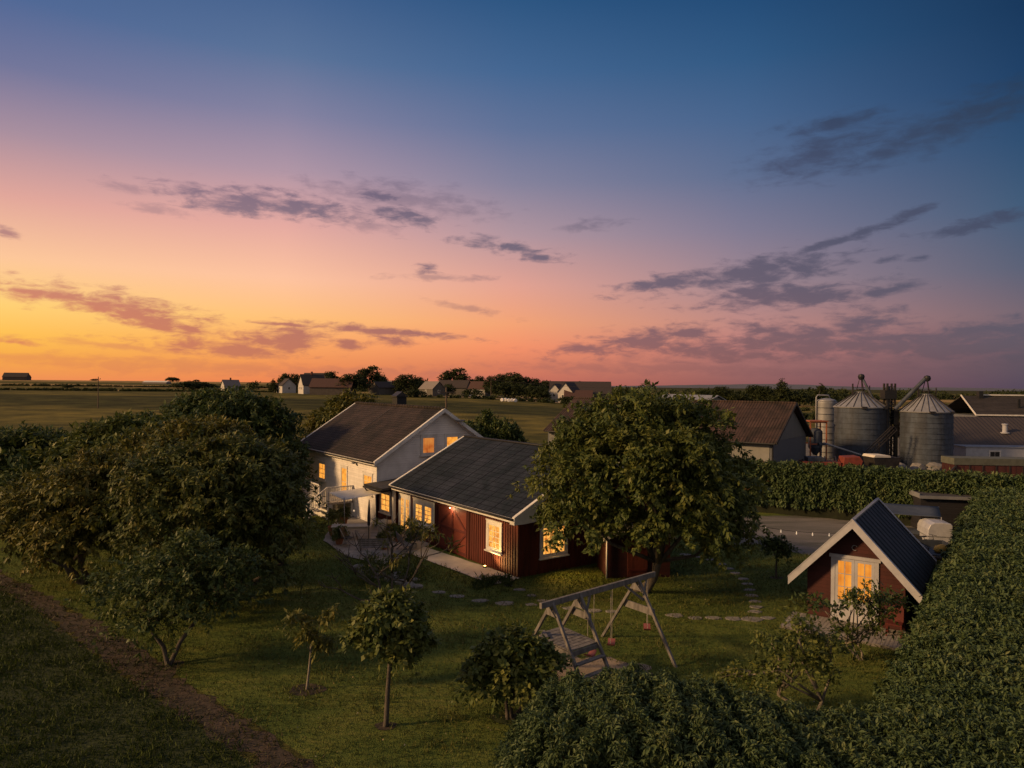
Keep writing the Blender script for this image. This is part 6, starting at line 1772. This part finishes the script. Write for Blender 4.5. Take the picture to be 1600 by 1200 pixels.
# ------------------------------------------------------------------ distant trees
def proto_crown(seed, lobes, nb, ll):
    rng = np.random.default_rng(seed)
    bp, C, O, T = crown_points(rng, lobes, nb, 5, 6, ll * .9, inner=.15)
    P, D, U, L, W, t = tufts(rng, C, O, T, 6, ll, ll * .55, .2)
    o = leaf_object('crown', LEAF_FAR, P, D, U, L, W, t)
    return o
def proto(name, seed, lobes, nb, ll):
    root = thing(name, (0, 0, 0))
    c = proto_crown(seed, lobes, nb, ll); c.parent = root
    mb = MB(); rng = np.random.default_rng(seed)
    limb_tubes(mb, rng, (0, 0, 0), lobes, .25, 12, [np.array(l[:3]) + rng.normal(size=3) * .8 for l in lobes for _ in range(3)], .3)
    mb.build('trunk', BARK, root)
    return root
PR = {
    'round': proto('field_tree', 101, [(0, 0, 5.2, 3.3, 3.2, 3.0), (1.8, 0, 4.6, 2.4, 2.4, 2.2), (-1.9, 0, 4.6, 2.4, 2.4, 2.2), (.3, 0, 7.0, 2.2, 2.2, 1.6)], 150, .55),
    'tall': proto('field_tree', 102, [(0, 0, 6.0, 2.8, 2.8, 2.8), (2.2, 0, 5.0, 2.4, 2.4, 2.2), (-2.6, 0, 5.4, 2.2, 2.2, 2.0), (.8, 0, 8.4, 2.4, 2.2, 1.8), (-1.6, 0, 7.6, 1.8, 1.8, 1.4)], 150, .55),
    'low': proto('field_tree', 103, [(0, 0, 2.6, 3.2, 2.8, 2.2), (2.8, 0, 2.2, 2.4, 2.2, 1.9), (-2.8, 0, 2.3, 2.4, 2.2, 1.9)], 130, .5),
    'fir': proto('conifer', 104, [(0, 0, 1.9, 1.9, 1.9, 1.0), (0, 0, 3.4, 1.55, 1.55, 1.1), (0, 0, 4.9, 1.2, 1.2, 1.1), (0, 0, 6.3, .8, .8, 1.1), (0, 0, 7.5, .42, .42, 1.0)], 120, .42)}
used = set()
def far_tree(kind, px_, Y, wscale, hscale, label, group='trees round the village'):
    p = PR[kind]
    if kind in used: o = copy_tree(p)
    else: used.add(kind); o = p
    X = at(px_, 605, Y)[0]
    o.location = (X, Y, zg(X, Y) - .1); o.rotation_euler = (0, 0, (px_ * 37 % 628) / 100)
    o.scale = (wscale * 1.18, wscale * 1.18, hscale * 1.05)
    tag(o, label, 'tree', group)
FT = [('round', 459, 352, .8, 1.0, 'dark tree directly behind the two windowed white farmhouse'), ('low', 498, 356, 1.2, 1.35, 'spreading tree behind the ridge of the large dark barn'), ('round', 594, 350, .9, .95, 'smaller tree right of the tallest village tree'), ('low', 620, 352, 1.2, 1.3, 'bushy tree behind the low pale roofed house'), ('round', 655, 350, .8, .9, 'dark tree left of the grey gabled house ridge'), ('low', 700, 312, .9, 1.0, 'garden bushes in front of the big round topped tree'), ('round', 748, 340, .8, 1.0, 'dark tree peeping over the reddish roofed white house'), ('low', 738, 300, .8, .7, 'low garden shrubs in front of the dark long roofed house'), ('low', 890, 280, .9, .6, 'low shrubs at the foot of the double gabled house'), ('low', 648, 290, 1.0, .6, 'low hedge like bushes in front of the grey gabled house'),
      ('round', 445, 340, .85, 1.0, 'dark tree behind the small white wing at the left of the village'), ('fir', 427, 335, .9, .75, 'small dark conifer left of the village farmhouses'),
      ('round', 517, 350, 1.0, 1.15, 'dark tree at the right end of the large dark barn roof'), ('round', 553, 312, 1.5, 1.0, 'broad round tree rising behind the long red brown hall'),
      ('tall', 578, 330, 1.3, 1.22, 'tallest spreading tree in the village beside the grey shed'), ('low', 532, 350, .9, 1.1, 'low tree between the dark barn and the broad round tree'),
      ('round', 637, 322, 1.3, 1.0, 'neat round tree standing alone beside the village road'), ('low', 664, 345, 1.2, 1.2, 'low trees behind the pale roofed gabled house'),
      ('tall', 712, 330, 1.55, 1.16, 'big round topped tree between the pale roofed and dark roofed houses'), ('low', 690, 335, .9, 1.1, 'small shrubby tree at the foot of the big round topped tree'),
      ('low', 742, 350, 1.2, 1.35, 'low tree behind the ridge of the dark long roofed house'),
      ('round', 772, 312, 1.0, 1.02, 'leftmost tree of the dark grove'), ('tall', 787, 316, 1.1, .98, 'second tree of the dark grove, behind the hay bales'), ('tall', 803, 310, 1.25, 1.06, 'tallest tree in the middle of the dark grove'),
      ('round', 819, 312, 1.1, 1.05, 'round crowned tree right of the middle of the dark grove'), ('round', 832, 310, 1.0, 1.0, 'rightmost rounded tree of the dark grove'), ('low', 790, 300, 1.5, 1.35, 'low bushy tree along the front of the dark grove'), ('low', 822, 298, 1.5, 1.3, 'low bushy tree at the front right of the dark grove'),
      ('low', 845, 296, 1.1, 1.0, 'dark bushes left of the double gabled house'), ('round', 852, 335, 1.1, .95, 'tree behind the narrow white wing'), ('low', 868, 335, 1.3, 1.3, 'low trees behind the double gabled house'),
      ('fir', 905, 345, .9, 1.05, 'pointed conifer above the great barn ridge'), ('fir', 978, 240, .9, .95, 'small conifer left of the conifer pair above the big tree'), ('fir', 1002, 235, 1.3, .98, 'ragged conifer showing above the top of the big tree'), ('fir', 990, 238, .8, .9, 'slim conifer between its neighbours above the big tree'),
      ('fir', 1222, 330, 1.9, 1.42, 'bold dark conifer in the right hand tree line'), ('fir', 1283, 330, 1.7, 1.2, 'conifer standing alone left of the small silo top'),
      ('round', 1128, 330, 1.1, .95, 'rounded tree at the left of the right hand tree line'), ('round', 1180, 350, 1.2, 1.05, 'rounded tree halfway along the right hand tree line'), ('round', 1196, 345, 1.1, 1.0, 'rounded tree beside the bold dark conifer'),
      ('low', 1150, 330, 1.6, 1.35, 'low spreading tree beyond the ribbed farm roof'), ('low', 1250, 330, 1.5, 1.3, 'low tree between the two right hand conifers'), ('low', 1300, 260, 1.3, 1.1, 'low tree behind the small silo'),
      ('low', 300, 395, 2.0, 1.0, 'dark bushes beside the lone white house in the left fields'), ('low', 318, 400, 1.6, .9, 'smaller bushes touching the lone white house'), ('low', 269, 900, 2.2, 1.1, 'clump of trees on the left horizon'), ('round', 276, 905, .9, .5, 'small tree right of the horizon clump'), ('low', 106, 420, .6, .45, 'single field bush left of the lone power pole'), ('low', 147, 900, .8, .5, 'tiny tree on the left skyline'), ('low', 307, 880, .7, .6, 'small bush on the skyline above the lone white house'),
      ('low', 1345, 210, 1.2, .9, 'low tree behind the left silo roof'), ('low', 1500, 240, 1.6, .7, 'field bush right of the right silo roof')]
for a in FT: far_tree(*a)

def treeline(name, label, pts, n, hr, seed, leaf=.9, w=6):
    """a far wood that reads as one dark mass"""
    rng = np.random.default_rng(seed)
    Cs, Os, Ts = [], [], []
    L = [(pts[i], pts[i + 1]) for i in range(len(pts) - 1)]
    for i in range(n):
        a, b = L[rng.integers(len(L))]
        t = rng.random(); x = a[0] + (b[0] - a[0]) * t + rng.normal() * w; y = a[1] + (b[1] - a[1]) * t + rng.normal() * w
        h = rng.uniform(*hr) * (.7 + .3 * math.sin(x * .05 + seed))
        r = h * rng.uniform(.35, .6)
        m = 26
        d = unit(rng.normal(size=(m, 3)))
        c = np.array([x, y, zg(x, y) + h * .5]) + d * np.array([r, r, h * .5])
        Cs.append(c); Os.append(d); Ts.append(np.full(m, rng.random()))
    P, D, U, LL, W, t = tufts(rng, np.concatenate(Cs), np.concatenate(Os), np.concatenate(Ts), 4, leaf, leaf * .7, .1)
    return tag(leaf_object(name, LEAF_FAR, P, D, U, LL, W, t), label, 'trees', kind='stuff')
treeline('far_woods', 'dark far wood along the horizon right of the big tree', [(at(1105, 605, 420)[0], 420), (at(1210, 605, 460)[0], 460), (at(1330, 605, 520)[0], 520), (at(1480, 605, 640)[0], 640), (at(1650, 605, 700)[0], 700)], 420, (4, 9.0), 91, 1.5, 10)
treeline('far_woods', 'dark far wood behind the village roofs', [(at(420, 600, 460)[0], 460), (at(640, 600, 430)[0], 430), (at(860, 600, 440)[0], 440), (at(1100, 600, 430)[0], 430)], 170, (3, 7), 92, 1.5, 8)
treeline('field_hedgerow', 'dark hedgerow line across the left fields', [(-300, 330), (-180, 335), (-95, 350)], 700, (.4, 1.3), 93, .5, 1.2)
treeline('field_hedgerow', 'thin hedgerow between the pale stubble strips at the left', [(-560, 520), (-300, 525), (-120, 540)], 800, (.5, 1.6), 94, .7, 1.5)
treeline('field_hedgerow', 'low scrub along the village road verge', [(-40, 290), (0, 280), (60, 270), (110, 262)], 150, (.6, 1.8), 95, .6, 1.5)
treeline('field_hedgerow', 'dark scrub crossing the fields behind the silos', [(60, 190), (110, 200), (190, 215)], 120, (1.0, 2.6), 96, .8, 2)
